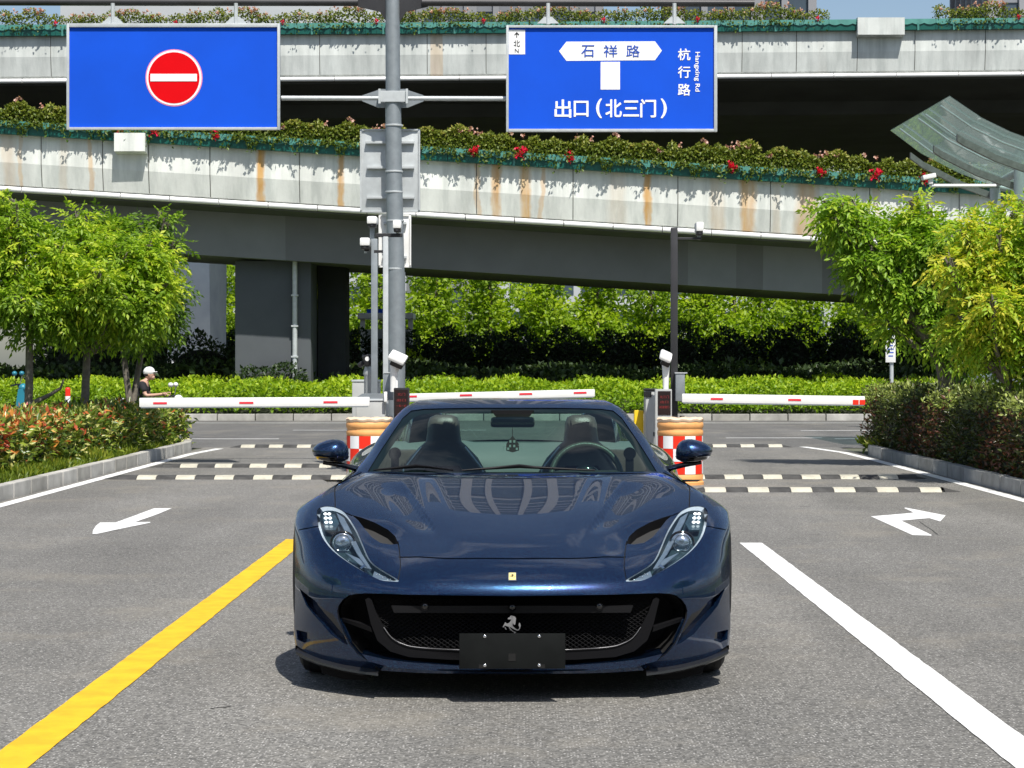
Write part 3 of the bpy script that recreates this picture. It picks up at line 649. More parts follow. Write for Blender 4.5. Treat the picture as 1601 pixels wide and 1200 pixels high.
for s_ in (-1, 1):
    b = MB(); c = px_(614.5)
    b.poly([(c+s_*.09, YS-.02, pz_(139)), (c+s_*.16, YS-.02, pz_(139)), (c+s_*.42, YS-.02, pz_(149)), (c+s_*.42, YS-.02, pz_(158)), (c+s_*.2, YS-.02, pz_(168)), (c+s_*.09, YS-.02, pz_(168))], (0, .04, 0)); b.build('gusset', M_steel, pole)
    b = MB(); b.poly([(c+s_*.09, YS-.02, pz_(34)), (c+s_*.18, YS-.02, pz_(18)), (c+s_*.48, YS-.02, pz_(10)), (c+s_*.48, YS-.02, pz_(-4)), (c+s_*.09, YS-.02, pz_(-4))], (0, .04, 0)); b.build('gusset', M_dark, pole)
for py in (196, 268, 300, 345, 420):
    b = MB(); b.lathe((px_(616 if py < 330 else 618), YS, pz_(py)), [(.121, -.012), (.124, 0), (.121, .012)], 24); b.build('band', M_steel2, pole, 60)
b = MB(); b.box((px_(614.5), YS-.115, pz_(152)), (.36, .02, .15), .004); b.box((px_(594.5), YS-.13, pz_(152)), (.03, .05, .2)); b.box((px_(637), YS-.13, pz_(152)), (.03, .05, .2)); b.build('clamp', M_steel2, pole)

def signboard(label, x0, x1, y0, y1, ix0, ix1, iy0, iy1):
    Y = YS-.12; t = thing('road_sign', label, 'road sign', ((px_(x0, Y)+px_(x1, Y))/2, Y, pz_(y1, Y)))
    X0, X1, Z0, Z1 = px_(x0, Y), px_(x1, Y), pz_(y1, Y), pz_(y0, Y); a, c, d, e = px_(ix0, Y), px_(ix1, Y), pz_(iy1, Y), pz_(iy0, Y)
    b = MB(); b.box(((X0+X1)/2, Y+.035, (Z0+Z1)/2), (X1-X0-.01, .05, Z1-Z0-.01)); b.build('back_panel', M_steel, t)
    b = MB(); b.box(((a+c)/2, Y, (d+e)/2), (c-a, .02, e-d)); b.build('sign_face', M_sigblue, t)
    b = MB()
    for cx, cz, w_, h_ in (((X0+a)/2, (Z0+Z1)/2, a-X0, Z1-Z0), ((X1+c)/2, (Z0+Z1)/2, X1-c, Z1-Z0), ((a+c)/2, (Z0+d)/2, c-a-.002, d-Z0), ((a+c)/2, (Z1+e)/2, c-a-.002, Z1-e)):
        b.box((cx, Y-.005, cz), (w_, .08, h_), .004)
    b.build('frame', M_steel2, t, 40); return t, Y
s1, Y1 = signboard('blue road sign with a red no-entry disc, left of the pole', 105, 438, 36.8, 203, 109, 434, 42.7, 199)
def disc(name, px, py, r_, m, t, dy, th=.004):
    b = MB(); b.lathe((px_(px, Y1), Y1-.0125-dy, pz_(py, Y1)), [(0, 0), (r_, 0), (r_, th), (0, th)], 48, 'Y', False); return b.build(name, m, t)
q = YS/F
disc('disc_edge', 272.3, 121.5, 44.5*q, M_pink, s1, .0); disc('white_ring', 272.3, 121.5, 42.8*q, M_sigwhite, s1, .003); disc('red_disc', 272.3, 121.5, 39.8*q, M_sigred, s1, .006)
b = MB(); b.box((px_(271.9, Y1), Y1-.022, pz_(121.3, Y1)), (72.5*q, .004, 11.6*q), .0015); b.build('white_bar', M_sigwhite, s1)
s2, Y2 = signboard('blue road sign with white junction diagram and Chinese lettering, right of the pole', 791.4, 1121, 39.8, 206, 795.3, 1116, 43.5, 201.6)
def flat(name, pts, m, t, dy=0.0, th=.003):
    b = MB(); b.poly([(px_(x, Y2), Y2-.0105-dy, pz_(y, Y2)) for x, y in pts], (0, -th, 0)); return b.build(name, m, t)
flat('north_box', [(795.5, 46.4), (821, 46.4), (821, 84.7), (795.5, 84.7)], M_sigwhite, s2)
flat('road_bar', [(874, 79.7), (885.5, 65), (1024, 64.4), (1034.7, 79), (1024, 93.9), (885.5, 95)], M_sigwhite, s2)
flat('road_stem', [(939, 96.5), (969.3, 96.5), (969.3, 139.8), (939, 139.8)], M_sigwhite, s2)
flat('north_arrow', [(808, 49.7), (812, 54.2), (811, 55.2), (808.7, 53), (808.7, 58.6), (807.3, 58.6), (807.3, 53), (805, 55.2), (804, 54.2)], M_textblack, s2, .004)
def glyph(ch, x0, x1, y0, y1, m, bold, dy=0, rot=None):
    me = text_mesh(ch, (px_((x0+x1)/2, Y2), pz_((y0+y1)/2, Y2), (x1-x0)*q, (y1-y0)*q), .003, bold, rot=rot)
    me.transform(Matrix.Translation((0, Y2-.013-dy, 0))); return link('lettering', me, m, s2)
for ch, a0, a1, b0, b1 in (('石', 909, 929, 70.6, 89), ('祥', 944, 965, 70.4, 89), ('路', 979.3, 1000, 70.4, 89)): glyph(ch, a0, a1, b0, b1, M_signtext_blue, .008, .004)
for ch, a0, a1, b0, b1 in (('出', 867.5, 892.6, 156, 183.4), ('口', 897.5, 919.5, 158, 182), ('(', 932.5, 940.5, 154.5, 184), ('北', 947, 971.5, 155.7, 182.7), ('三', 974.6, 998.6, 157.5, 181.5), ('门', 1001.5, 1025, 155.5, 183), (')', 1033.5, 1041.8, 154.5, 184)): glyph(ch, a0, a1, b0, b1, M_sigwhite, .034)
for ch, a0, a1, b0, b1 in (('杭', 1060, 1079, 76, 94), ('行', 1060, 1079, 103.5, 121.5), ('路', 1060, 1079, 131, 149)): glyph(ch, a0, a1, b0, b1, M_sigwhite, .03)
glyph('Hangxing Rd', 1085, 1094, 81.4, 142.8, M_sigwhite, .0045, rot=True)
glyph('北', 803.2, 813, 62.6, 72.8, M_textblack, .004, .004); glyph('N', 805, 811, 76, 82.6, M_textblack, 0, .004)
# hangers of the signs
for t, xs in ((s1, (175, 368)), (s2, (857, 1055))):
    for x_ in xs:
        b = MB(); X = px_(x_, Y1); b.tube([(X, Y1+.06, pz_(6)), (X, Y1+.06, pz_(39))], .028, 8)
        b.poly([(X-.15, Y1+.05, pz_(37.5)), (X+.15, Y1+.05, pz_(37.5)), (X+.05, Y1+.05, pz_(27)), (X-.05, Y1+.05, pz_(27))], (0, .02, 0)); b.build('hanger', M_steel2, t)
# grey sign seen from behind, on the pole
Yb = YS+.22
def backsign(label, x0, x1, y0, y1, ribs, m, tilt=0):
    t = thing('road_sign', label, 'road sign', (px_((x0+x1)/2, Yb), Yb, pz_(y1, Yb)))
    b = MB(); b.box((px_((x0+x1)/2, Yb), Yb, pz_((y0+y1)/2, Yb)), ((x1-x0)*Yb/F, .02, (y1-y0)*Yb/F), .008); b.build('panel', m, t, 40)
    X0, X1, Z0, Z1 = px_(x0, Yb), px_(x1, Yb), pz_(y1, Yb), pz_(y0, Yb)
    b = MB(); [b.box(c, d) for c, d in (((X0+.012, Yb-.02, (Z0+Z1)/2), (.02, .03, Z1-Z0-.06)), ((X1-.012, Yb-.02, (Z0+Z1)/2), (.02, .03, Z1-Z0-.06)), (((X0+X1)/2, Yb-.02, Z0+.012), (X1-X0-.06, .03, .02)), (((X0+X1)/2, Yb-.02, Z1-.012), (X1-X0-.06, .03, .02)))]
    b.build('folded_edge', m, t)
    for ry, rx0, rx1 in ribs:
        b = MB(); b.box((px_((rx0+rx1)/2, Yb), Yb-.045, pz_(ry, Yb)), ((rx1-rx0)*Yb/F, .07, .035), .004); b.build('rib', M_steel2, t)
    if tilt:
        t.rotation_euler = (0, tilt, 0)
    return t
backsign('large grey sign seen from behind, strapped to the pole above the cameras', 563, 657, 201.5, 332, ((223, 572, 648), (262, 574, 648), (309, 574, 648)), M_steel2)
backsign('small pale sign seen from behind, under the large grey one', 592, 643, 335, 418, ((349, 600, 636), (402, 598, 636)), M_wplast)
# ------------------------------------------------------------ slim poles with cameras
def cam_head(t, px, py, Y, w_, h_, hood=True, back=False):
    c = P(px, py, Y); b = MB(); b.box(c+Vector((0, 0, h_*.15)), (w_, .30, h_*.7), .02); b.build('housing', M_wplast, t, 40)
    b = MB(); b.box(c+Vector((0, -.02, -h_*.32)), (w_*.8, .22, h_*.34), .01); b.build('lens_block', M_black, t, 40)
    b = MB(); b.lathe(c+Vector((0, -.135, -h_*.32)), [(0, 0), (h_*.12, 0), (h_*.14, .03)], 14, 'Y', False); b.build('lens', M_dark, t, 60)
YP = 27.0
t = thing('camera_pole', 'slim grey pole left of the gantry with two white cameras near its top', 'camera pole', (P(585, 0, YP).x, YP, 0))
b = MB(); X = P(585.5, 0, YP).x; b.box((X, YP, pz_(373, YP)/2), (.085, .085, pz_(373, YP)), .01); b.box((X-.03, YP, pz_(362, YP)), (.06, .06, .3), .01); b.build('post', M_steel, t, 40)
b = MB(); b.box((P(608, 0, YP).x, YP, pz_(367.5, YP)), (.36, .05, .05), .006); b.build('arm', M_dark, t)
b = MB(); b.box((P(578, 0, YP).x, YP, pz_(390, YP)), (.14, .04, .04)); b.build('arm', M_dark, t)
def camera_thing(label, px, py, Y, w_, h_):
    t = thing('security_camera', label, 'camera', P(px, py, Y)); cam_head(t, px, py, Y, w_, h_); 
    b = MB(); b.tube([P(px, py, Y)+Vector((0, .02, -h_*.45)), P(px, py, Y)+Vector((0, .02, -h_*.8))], .02, 8); b.build('mount', M_steel2, t, 60); return t
camera_thing('white camera on top of the slim grey pole, upper of the two on its left', 582.5, 347, YP, .13, .14)
camera_thing('white camera on a short arm left of the slim grey pole, lower of the two', 571.5, 381, YP, .13, .15)
camera_thing('white camera on the arm tip in front of the gantry pole', 621.5, 354, YP-.02, .11, .15)
t = thing('camera_pole', 'second slim grey pole just left of the gantry, joined to a grey box', 'post', (P(603, 0, YP-.05).x, YP-.05, 0))
b = MB(); b.box((P(603.5, 0, YP).x, YP-.05, pz_(370, YP)/2), (.07, .07, pz_(370, YP)), .01); b.build('post', M_steel2, t, 40)
b = MB(); b.box((P(594, 0, YP).x, YP-.03, pz_(393, YP)), (.15, .03, .035)); b.build('tie', M_dark, t)
t = thing('camera_pole', 'black pole right of the car with one arm carrying a camera', 'camera pole', (P(1054, 0, 26.6).x, 26.6, 0))
b = MB(); b.box((P(1054, 0, 26.6).x, 26.6, pz_(356, 26.6)/2), (.088, .088, pz_(356, 26.6)), .008); b.build('post', M_dark, t, 40)
b = MB(); b.box((P(1078, 0, 26.6).x, 26.6, pz_(372.5, 26.6)), (.31, .04, .03), .004); b.build('arm', M_dark, t)
camera_thing('pale box camera standing on the arm of the black pole', 1093, 358, 26.6, .10, .17)

# ------------------------------------------------------------ barriers
M_led = mat('dark_display_face', (.02, .012, .012), .25, 0, var=0)
M_ledtxt = mat('red_led_text', (.22, .02, .02), .5, 0, var=0, emit=((1, .06, .08), .03))
M_boomred = mat('red_boom_stripe', (.72, .03, .05), .5, var=.08)
def boom(t, xa, ya, xb, yb, h_, Y, stripes, tip=False):
    """hollow white barrier arm from pixel (xa,ya) to (xb,yb), part of its cabinet"""
    A = P(xa, ya, Y); B = P(xb, yb, Y); d = B-A; L = d.length
    rot = Matrix.Rotation(-math.atan2(d.z, d.x), 3, 'Y'); mid = (A+B)/2
    b = MB(); b.box(mid, (L, .045, h_), .012, rot); am = b.build('barrier_arm', M_wplast, t, 40)
    b = MB(); b.box(mid-Vector((0, 0, h_/2+.006)), (L*.985, .05, .012), 0, rot); b.build('lower_rail', M_steel, am)
    for s0, s1, py in stripes:
        c = P((s0+s1)/2, py, Y); b = MB(); b.box(c-Vector((0, .0245, 0)), ((s1-s0)*Y/F, .004, .026), 0, rot); b.build('red_stripe', M_boomred, am)
    if tip:
        for s0, s1 in ((1333, 1342), (1343.5, 1352)):
            c = P((s0+s1)/2, 628.5, Y); b = MB(); b.box(c-Vector((0, .0245, 0)), ((s1-s0)*Y/F, .006, .06), 0, rot); b.build('red_reflector', M_red, am)
YB = 25.9
def tilt_cam(label, px0, px1, py0, py1, Y, flip, m):
    """plate reader: sloping hood on a stem"""
    c = P((px0+px1)/2, (py0+py1)/2, Y); w_ = (px1-px0)*Y/F
    t = thing('plate_camera', label, 'camera', (c.x, Y, 0))
    rot = (Matrix.Rotation(R(24)*flip, 3, 'Y') @ Matrix.Rotation(R(16), 3, 'X'))
    b = MB(); b.box(c+Vector((0, 0, .02)), (w_*.98, .34, .065), .03, rot); b.build('hood', m, t, 50)
    b = MB(); b.box(c+Vector((0, .02, -.045)), (w_*.74, .26, .07), .015, rot); b.build('lens_block', M_black, t, 40); return t, c
t, c = tilt_cam('white hooded plate camera right of the gantry pole', 608, 636, 552, 570, 26.2, 1, M_wplast)
b = MB(); b.tube([c+Vector((-.03, 0, -.04)), c+Vector((-.05, 0, -.2)), c+Vector((-.055, 0, -.42))], [.075, .05, .045], 12); b.build('stem', M_wplast, t, 60)
b = MB(); b.box((P(619, 0, 26.2).x, 26.2, pz_(614, 26.2)), (.05, .06, .35), .008); b.build('stem_foot', M_wplast, t, 40)
b = MB(); x0_, x1_ = P(616, 0, 26.1).x, P(640, 0, 26.1).x; b.box(((x0_+x1_)/2, 26.12, pz_(606, 26.1)/2), (x1_-x0_, .14, pz_(606, 26.1)), .01); b.build('column', M_black, t, 40)
def leds(t, x0, x1, y0, y1, Y, rows, dep=.075):
    b = MB(); c = P((x0+x1)/2, (y0+y1)/2, Y); b.box(c-Vector((0, dep, 0)), ((x1-x0)*Y/F, .008, (y1-y0)*Y/F)); b.build('display', M_led, t)
    for ch, cy, w_ in rows:
        me = text_mesh(ch, (c.x, P(0, cy, Y).z, w_*Y/F, 4.2*Y/F), .002, 0); me.transform(Matrix.Translation((0, Y-dep-.006, 0))); link('led_text', me, M_ledtxt, t)
leds(t, 618, 638, 609, 648, 26.12, (('北门', 616, 12), ('出口', 625, 14), ('一车一杆', 634, 16)))
t, c = tilt_cam('white hooded plate camera in front of the black pole', 1031, 1051, 552, 566, 26.2, 1, M_wplast)
b = MB(); b.tube([c+Vector((0, 0, -.04)), c+Vector((0, 0, -.18)), c+Vector((.0, 0, -.42))], [.055, .045, .035], 12); b.build('stem', M_wplast, t, 60)
x0_, x1_ = P(1024, 0, 26.1).x, P(1050, 0, 26.1).x
b = MB(); b.box(((x0_+x1_)/2, 26.12, pz_(608, 26.1)/2), (x1_-x0_, .14, pz_(608, 26.1)), .01); b.build('column', M_gplast, t, 40)
leds(t, 1028, 1048, 611, 648, 26.12, (('北三门', 620, 14), ('出口', 628, 12), ('减速慢行', 636, 16)))
t = thing('plate_camera', 'black plate camera seen from behind, left of the slim pole', 'camera', (P(575, 0, 27.2).x, 27.2, 0))
b = MB(); c = P(575, 563, 27.2); b.box(c, (.11, .2, .15), .02, Matrix.Rotation(R(-18), 3, 'Y')); b.box(c+Vector((-.09, .12, -.05)), (.09, .3, .06), .02, Matrix.Rotation(R(-35), 3, 'Y')); b.build('housing', M_black, t, 40)
b = MB(); b.lathe(c+Vector((0, -.102, .02)), [(0, 0), (.03, 0), (.03, .01)], 14, 'Y', False); b.build('cover_plate', M_wplast, t)
b = MB(); b.lathe((c.x, 27.2, 0), [(.05, 0), (.05, c.z-.2), (.065, c.z-.18), (.04, c.z-.08)], 14); b.build('stem', M_steel2, t, 60)
def cabinet(label, x0, x1, y0, Y, dpt, m, top=M_steel2):
    t = thing('barrier_cabinet', label, 'cabinet', (P((x0+x1)/2, 0, Y).x, Y, 0)); X0, X1 = P(x0, 0, Y).x, P(x1, 0, Y).x; z = P(0, y0, Y).z
    b = MB(); b.box(((X0+X1)/2, Y, z/2), (X1-X0, dpt, z), .012); b.build('case', m, t, 40)
    b = MB(); b.box(((X0+X1)/2, Y, z+.018), (X1-X0+.02, dpt+.02, .03), .01); b.build('lid', top, t, 40)
    b = MB(); b.box(((X0+X1)/2, Y-dpt/2-.005, z*.45), ((X1-X0)*.7, .01, z*.6), .003); b.build('door', m, t, 40)
    b = MB(); b.box(((X0+X1)/2+(X1-X0)*.27, Y-dpt/2-.014, z*.5), (.02, .012, .05)); b.build('lock', M_black, t); return t
t0_ = cabinet('grey barrier cabinet behind the left barrel carrying the left lane arm', 558, 603, 627, 26.3, .3, M_gplast)
tC = cabinet('pale grey cabinet standing behind the left barrier cabinet', 552, 594, 597, 28.8, .35, M_gplast)
boom(tC, 636, 621, 930, 614, .10, 27.4, ((628, 652, 619.5), (719, 738, 617.5), (812, 832, 615.5), (897, 917, 613.6)))
cabL = t0_
b = MB(); c = P(583, 626, 26.3); pr = [(-.19, 0), (-.19, .05), (-.13, .09), (.13, .09), (.19, .04), (.19, 0)]
b.poly([(c.x+x, 26.16, c.z+z) for x, z in pr], (0, .28, 0)); b.build('drive_housing', M_steel, cabL, 30); b = MB(); b.box((P(603, 0, 26.1).x, 26.1, P(0, 620, 26.1).z), (.04, .1, .13), .01); b.build('side_cap', M_wplast, cabL, 40)
boom(cabL, 218, 629, 578, 627.5, .117, YB, ((240, 261.5, 630), (374.5, 396.5, 629.4), (506, 528, 628.4)))
t = thing('control_box', 'slim slate-grey control box on the pole left of the red display', 'control box', P(607, 625, 26.6))
b = MB(); c = P(607.5, 604, 26.6); b.box(c, (.125, .12, .35), .008); b.build('case', M_steel, t, 40); b = MB(); b.box(c+Vector((.01, 0, .18)), (.15, .14, .012)); b.build('rain_cap', M_steel2, t)
b = MB(); b.box((c.x+.02, 26.6, .4), (.06, .06, .8)); b.build('leg', M_gplast, t)
t = thing('control_box', 'slate-grey control box on the right side of the black pole', 'control box', P(1064, 625, 26.5))
b = MB(); c = P(1063, 605, 26.5); b.box(c, (.12, .12, .36), .008); b.build('case', M_steel, t, 40); b = MB(); b.box(c+Vector((.01, 0, .185)), (.16, .14, .014)); b.build('rain_cap', M_steel2, t)
b = MB(); b.box((c.x+.03, 26.5, .4), (.06, .06, .8)); b.build('leg', M_black, t)
t = cabinet('tall narrow grey barrier cabinet with black top, left of the right barrel', 1008, 1025, 611, 26.9, .4, M_gplast, M_black)
b = MB(); b.box((P(1011, 0, 26.9).x, 26.69, P(0, 616, 26.9).z), (.10, .01, .07)); b.build('black_panel', M_black, t)
boom(t, 1066, 622, 1352, 626, .112, YB, ((1111, 1130, 623.3), (1232, 1252, 624.8)), True)
t = thing('wheel_stop', 'yellow guard block between the car and the right cabinet', 'guard block', (P(998, 0, 27.2).x, 27.2, 0))
M_yel = mat('yellow_paint', (.80, .52, .01), .5, var=.1)
b = MB(); b.box((P(998.5, 0, 27.2).x, 27.2, P(0, 641, 27.2).z/2), (.125, .125, P(0, 641, 27.2).z), .02); b.build('block', M_yel, t, 40); b = MB(); b.box((P(998.5, 0, 27.2).x, 27.2, .01), (.2, .2, .02)); b.build('base_plate', M_dark, t)
# barrels
M_orange = mat('faded_orange_plastic', (.78, .38, .13), .5, 0, var=.14, vscale=6)
M_orange2 = mat('pale_sunbleached_plastic', (.80, .60, .42), .5, 0, var=.1, vscale=6)
def barrel(label, px):
    Y = 25.0; X = P(px, 0, Y).x; r_ = .283; t = thing('crash_barrel', label, 'barrel', (X, Y, 0), group='checkered crash barrels by the gates')
    z = lambda py: P(0, py, Y-.2).z
    b = MB(); zz = [(r_*1.02, 0), (r_*1.02, .035), (r_*.97, .045), (r_*.99, .12), (r_*.96, .13), (r_*.965, .60), (r_*.99, .61), (r_*.99, .655), (r_*.955, .67), (r_*.97, .69), (r_*1.0, .70), (r_*1.0, .75), (r_*.96, .765)]
    b.lathe((X, Y, 0), zz, 36); b.build('body', M_orange, t, 50)
    b = MB(); n = 36; rr = []
    for rad, h in ((r_*.96, .762), (r_*1.0, .775), (r_*1.01, .80), (r_*.93, .815), (0.001, .80)):
        rr.append([(X+rad*math.cos(2*math.pi*k/n), Y+rad*math.sin(2*math.pi*k/n), h+(.008*math.sin(k*1.9) if .2 < rad else 0)) for k in range(n+1)])
    b.grid(rr); b.build('lid', M_orange2, t, 50)
    nseg = 12
    for row in range(3):
        z0 = .135+row*.155; z1 = z0+.152
        for k in range(nseg):
            a0 = 2*math.pi*(k+.25)/nseg+.005; a1 = 2*math.pi*(k+1.25)/nseg-.005; m_ = 4; R_ = r_*.965+.004
            ring = [[(X+R_*math.cos(a0+(a1-a0)*i/m_), Y+R_*math.sin(a0+(a1-a0)*i/m_), zq) for i in range(m_+1)] for zq in (z0, z1)]
            b = MB(); b.grid(ring); b.build('red_square' if (k+row) % 2 == 0 else 'white_square', M_red if (k+row) % 2 == 0 else M_sigwhite, t, 60)
    return t
barrel('orange crash barrel with red and white checks, behind the car left mirror in the photo', 577.5)
barrel('orange crash barrel with red and white checks, behind the right-hand mirror by the black pole', 1063.5)
# bollard, street sign, canopy
t = thing('bollard', 'red and white striped bollard between the two left tree trunks', 'bollard', (P(106, 0, 44).x, 44, 0))
X = P(106, 0, 44).x; zz = [P(0, y, 44).z for y in (605, 619, 635, 648)]
for a_, c_, m_, nm in ((zz[0]-.05, zz[1], M_red, 'red_band'), (zz[1], zz[2], M_sigwhite, 'white_band'), (zz[2], 0, M_red, 'red_band')):
    b = MB(); b.lathe((X, 44, 0), [(.058, c_), (.058, a_)], 16); b.build(nm, m_, t, 60)
b = MB(); b.ell((X, 44, zz[0]-.05), (.058, .058, .05), 14, 8); b.build('cap', M_red, t, 60)
t = thing('street_sign', 'narrow white street sign on a pale post left of the right trees', 'street sign', (P(1394, 0, 47).x, 47, 0))
b = MB(); X = P(1394, 0, 47).x; b.tube([(X, 47, 0), (X, 47, P(0, 455, 47).z)], .045, 10); b.build('post', M_steel2, t, 60)
b = MB(); b.box((P(1391.5, 0, 47).x, 46.93, P(0, 537, 47).z), (.23, .03, .86), .008); b.build('panel', M_wplast, t, 40)
for k in range(9):
    b = MB(); b.box((P(1391.5, 0, 47).x, 46.912, P(0, 513+k*5.4, 47).z), (.15*random.uniform(.7, 1), .004, .025)); b.build('print_line', M_signtext_blue, t)
b = MB(); b.box((P(1395, 0, 47).x, 46.93, P(0, 470, 47).z), (.3, .03, .5), .008); b.build('upper_panel', M_wplast, t, 40)
# glass canopy at the right edge
M_canglass = glassmat('canopy_glass', (.66, .76, .74), .8, .03); M_rib = mat('canopy_rib', (.22, .21, .20), .6, .1, var=.25, vscale=12)
_t = M_canglass.node_tree; _d = _t.nodes.new('ShaderNodeBsdfTranslucent'); _d.inputs[0].default_value = (.62, .74, .70, 1); _m = _t.nodes.new('ShaderNodeMixShader'); _m.inputs[0].default_value = .10
_x = [n for n in _t.nodes if n.bl_idname == 'ShaderNodeMixShader' and n != _m][0]; _t.links.new(_x.outputs[0], _m.inputs[1]); _t.links.new(_d.outputs[0], _m.inputs[2]); _t.links.new(_m.outputs[0], [n for n in _t.nodes if n.bl_idname == 'ShaderNodeOutputMaterial'][0].inputs[0])
t = thing('glass_canopy', 'curved glass canopy on grey ribs rising into the frame at the upper right', 'canopy', (9.5, 36, 0))
A0 = [(1392, 203, 38.5), (1440, 239, 38.5), (1500, 270, 38.5), (1560, 292, 38.5), (1640, 312, 38.5), (1760, 330, 38.5)]
B0 = [(1485, 149, 34.0), (1535, 183, 34.0), (1580, 205, 34.0), (1635, 225, 34.0), (1700, 242, 34.0), (1800, 262, 34.0)]
rowsA = [P(*q) for q in A0]; rowsB = [P(*q) for q in B0]
for k in range(5):
    a0, a1, b0, b1 = rowsA[k], rowsA[k+1], rowsB[k], rowsB[k+1]
    for j in range(2):
        f0, f1 = j/2+.003, (j+1)/2-.003
        q = [a0.lerp(b0, f0), a1.lerp(b1, f0), a1.lerp(b1, f1), a0.lerp(b0, f1)]
        b = MB(); b.poly(q, (0, 0, -.012)); b.build('glass_pane', M_canglass, t)
def ribline(f, i0=0):
    pts = [rowsA[k].lerp(rowsB[k], f)-Vector((0, 0, .18)) for k in range(6)]
    if i0: pts[0] = pts[0].lerp(pts[1], i0)
    return pts
def ribbar(pts, w_, h_):
    b = MB(); rows = []
    for p_ in pts: rows.append([(p_.x, p_.y-w_/2, p_.z), (p_.x, p_.y+w_/2, p_.z), (p_.x, p_.y+w_/2, p_.z-h_), (p_.x, p_.y-w_/2, p_.z-h_), (p_.x, p_.y-w_/2, p_.z)])
    b.grid(rows); b.add(rows[0][:4], [(0, 1, 2, 3)]); return b
for f in (.18, .50, .62, .86):
    b = MB(); b.tube([p_+Vector((0, 0, .10)) for p_ in ribline(f)], .018, 6); b.build('glazing_bar', M_steel2, t, 60)
for f, i0 in ((.03, .6), (.36, .75), (.72, .8)): ribbar(ribline(f, i0), .11, .12).build('rib', M_rib, t)
b = MB(); p0 = P(1556, 294, 38.2); b.tube([(p0.x, 38.2, 0), (p0.x, 38.2, p0.z)], .10, 14); b.build('column', M_steel2, t, 60)
b = MB(); p0 = P(1594, 262, 36.2); b.tube([(p0.x, 36.2, 0), (p0.x, 36.2, p0.z)], .10, 14); b.build('column', M_steel2, t, 60)
b = MB(); b.tube([P(1556, 288, 38.2), P(1600, 264, 36.4)], .07, 10); b.tube([P(1556, 292, 38.2), P(1640, 306, 38.0)], .06, 10); b.build('brace', M_steel2, t, 60)
t = thing('security_camera', 'white bullet camera on a thin white arm below the glass canopy', 'camera', P(1450, 276, 33.5))
c = P(1452, 276, 33.5); b = MB(); b.box(c, (.22, .17, .075), .015, Matrix.Rotation(R(-12), 3, 'Y')); b.build('housing', M_wplast, t, 40)
b = MB(); b.box(c+Vector((.03, 0, -.07)), (.07, .08, .10), .01); b.build('mount', M_wplast, t, 40)
b = MB(); b.tube([P(1455, 290, 33.5), P(1556, 290, 34.3)], .03, 8); b.build('arm', M_wplast, t, 60)
t = thing('kiosk', 'small pale box building behind the right trees', 'kiosk', (P(1562, 0, 37).x, 37, 0))
b = MB(); b.box((P(1566, 0, 37).x, 37.5, .62), (.72, .9, 1.24), .02); b.build('wall', M_wplast, t, 40)
b = MB(); b.box((P(1566, 0, 37).x, 37.5, 1.26), (.8, 1.0, .06), .02); b.build('roof', M_steel2, t, 40)
# guard booth far behind
t = thing('guard_booth', 'white framed booth with a blue roof sign beyond the pole', 'booth', (P(602, 0, 100).x, 100, 0))
for px in (567, 642):
    b = MB(); b.box((P(px, 0, 100).x, 100, P(0, 497, 100).z/2), (.22, .22, P(0, 497, 100).z)); b.build('post', M_wplast, t)
b = MB(); b.box((P(604, 0, 100).x, 100.5, P(0, 494, 100).z), (2.7, 2.4, .28), .03); b.build('roof', M_wplast, t)
b = MB(); b.box((P(604, 0, 100).x, 101, 1.4), (2.3, 1.6, 4.6-1)); b.build('wall', M_gplast, t)
b = MB(); b.box((P(590, 0, 99).x, 99.6, P(0, 487, 99).z), (1.1, .1, .3)); b.build('roof_sign', M_sigblue, t)
# distant buildings glimpsed between the trees
M_facade = mat('pale_facade', (.42, .44, .46), .8, var=.1, vscale=.1); M_wglass = mat('facade_window_glass', (.05, .07, .09), .12, 0, var=.2, vscale=.3)
M_tower = mat('tower_cladding', (.20, .21, .23), .5, .1, var=.15, vscale=.05)
def tower(label, x, y, w_, d_, h_, fl=3.4, bay=3.2, face=-1, m=None, band=False):
    t = thing('office_tower', label, 'building', (x, y, 0)); m = m or M_facade
    b = MB(); b.box((x, y, h_/2), (w_, d_, h_)); b.build('wall', m, t)
    yf = y+face*d_/2; n = int(w_/bay); k = int(h_/fl); 
    wm = MB(); ww = bay*.78
    wm.box((0, 0, 0), (ww, .16, fl*.55)); me = wm.mesh('window'); me.materials.append(M_wglass)
    cnt = n*k
    if cnt <= 280:
        for i in range(n):
            for j in range(k):
                o = bpy.data.objects.new('window', me); COL.objects.link(o); o.parent = t; o.location = (x-w_/2+bay*(i+.5)+(w_-n*bay)/2-x, yf-y, fl*(j+.55))
    else:
        b = MB()
        for i in range(n):
            for j in range(k): b.box((x-w_/2+bay*(i+.5)+(w_-n*bay)/2, yf, fl*(j+.55)), (ww, .16, fl*.55))
        o = b.build('window_rows', M_wglass, t); o['kind'] = 'stuff'
    b = MB(); b.box((x, y, h_+.4), (w_+.4, d_+.4, .8)); b.build('roof_edge', m, t); return t
tower('pale office block far behind the tree row, centre', 13, 190, 30, 14, 26)
tower('pale apartment slab far behind the tree row, left', -30, 220, 36, 14, 40)
tower('grey block far off beyond the right trees', 52, 230, 30, 14, 34)

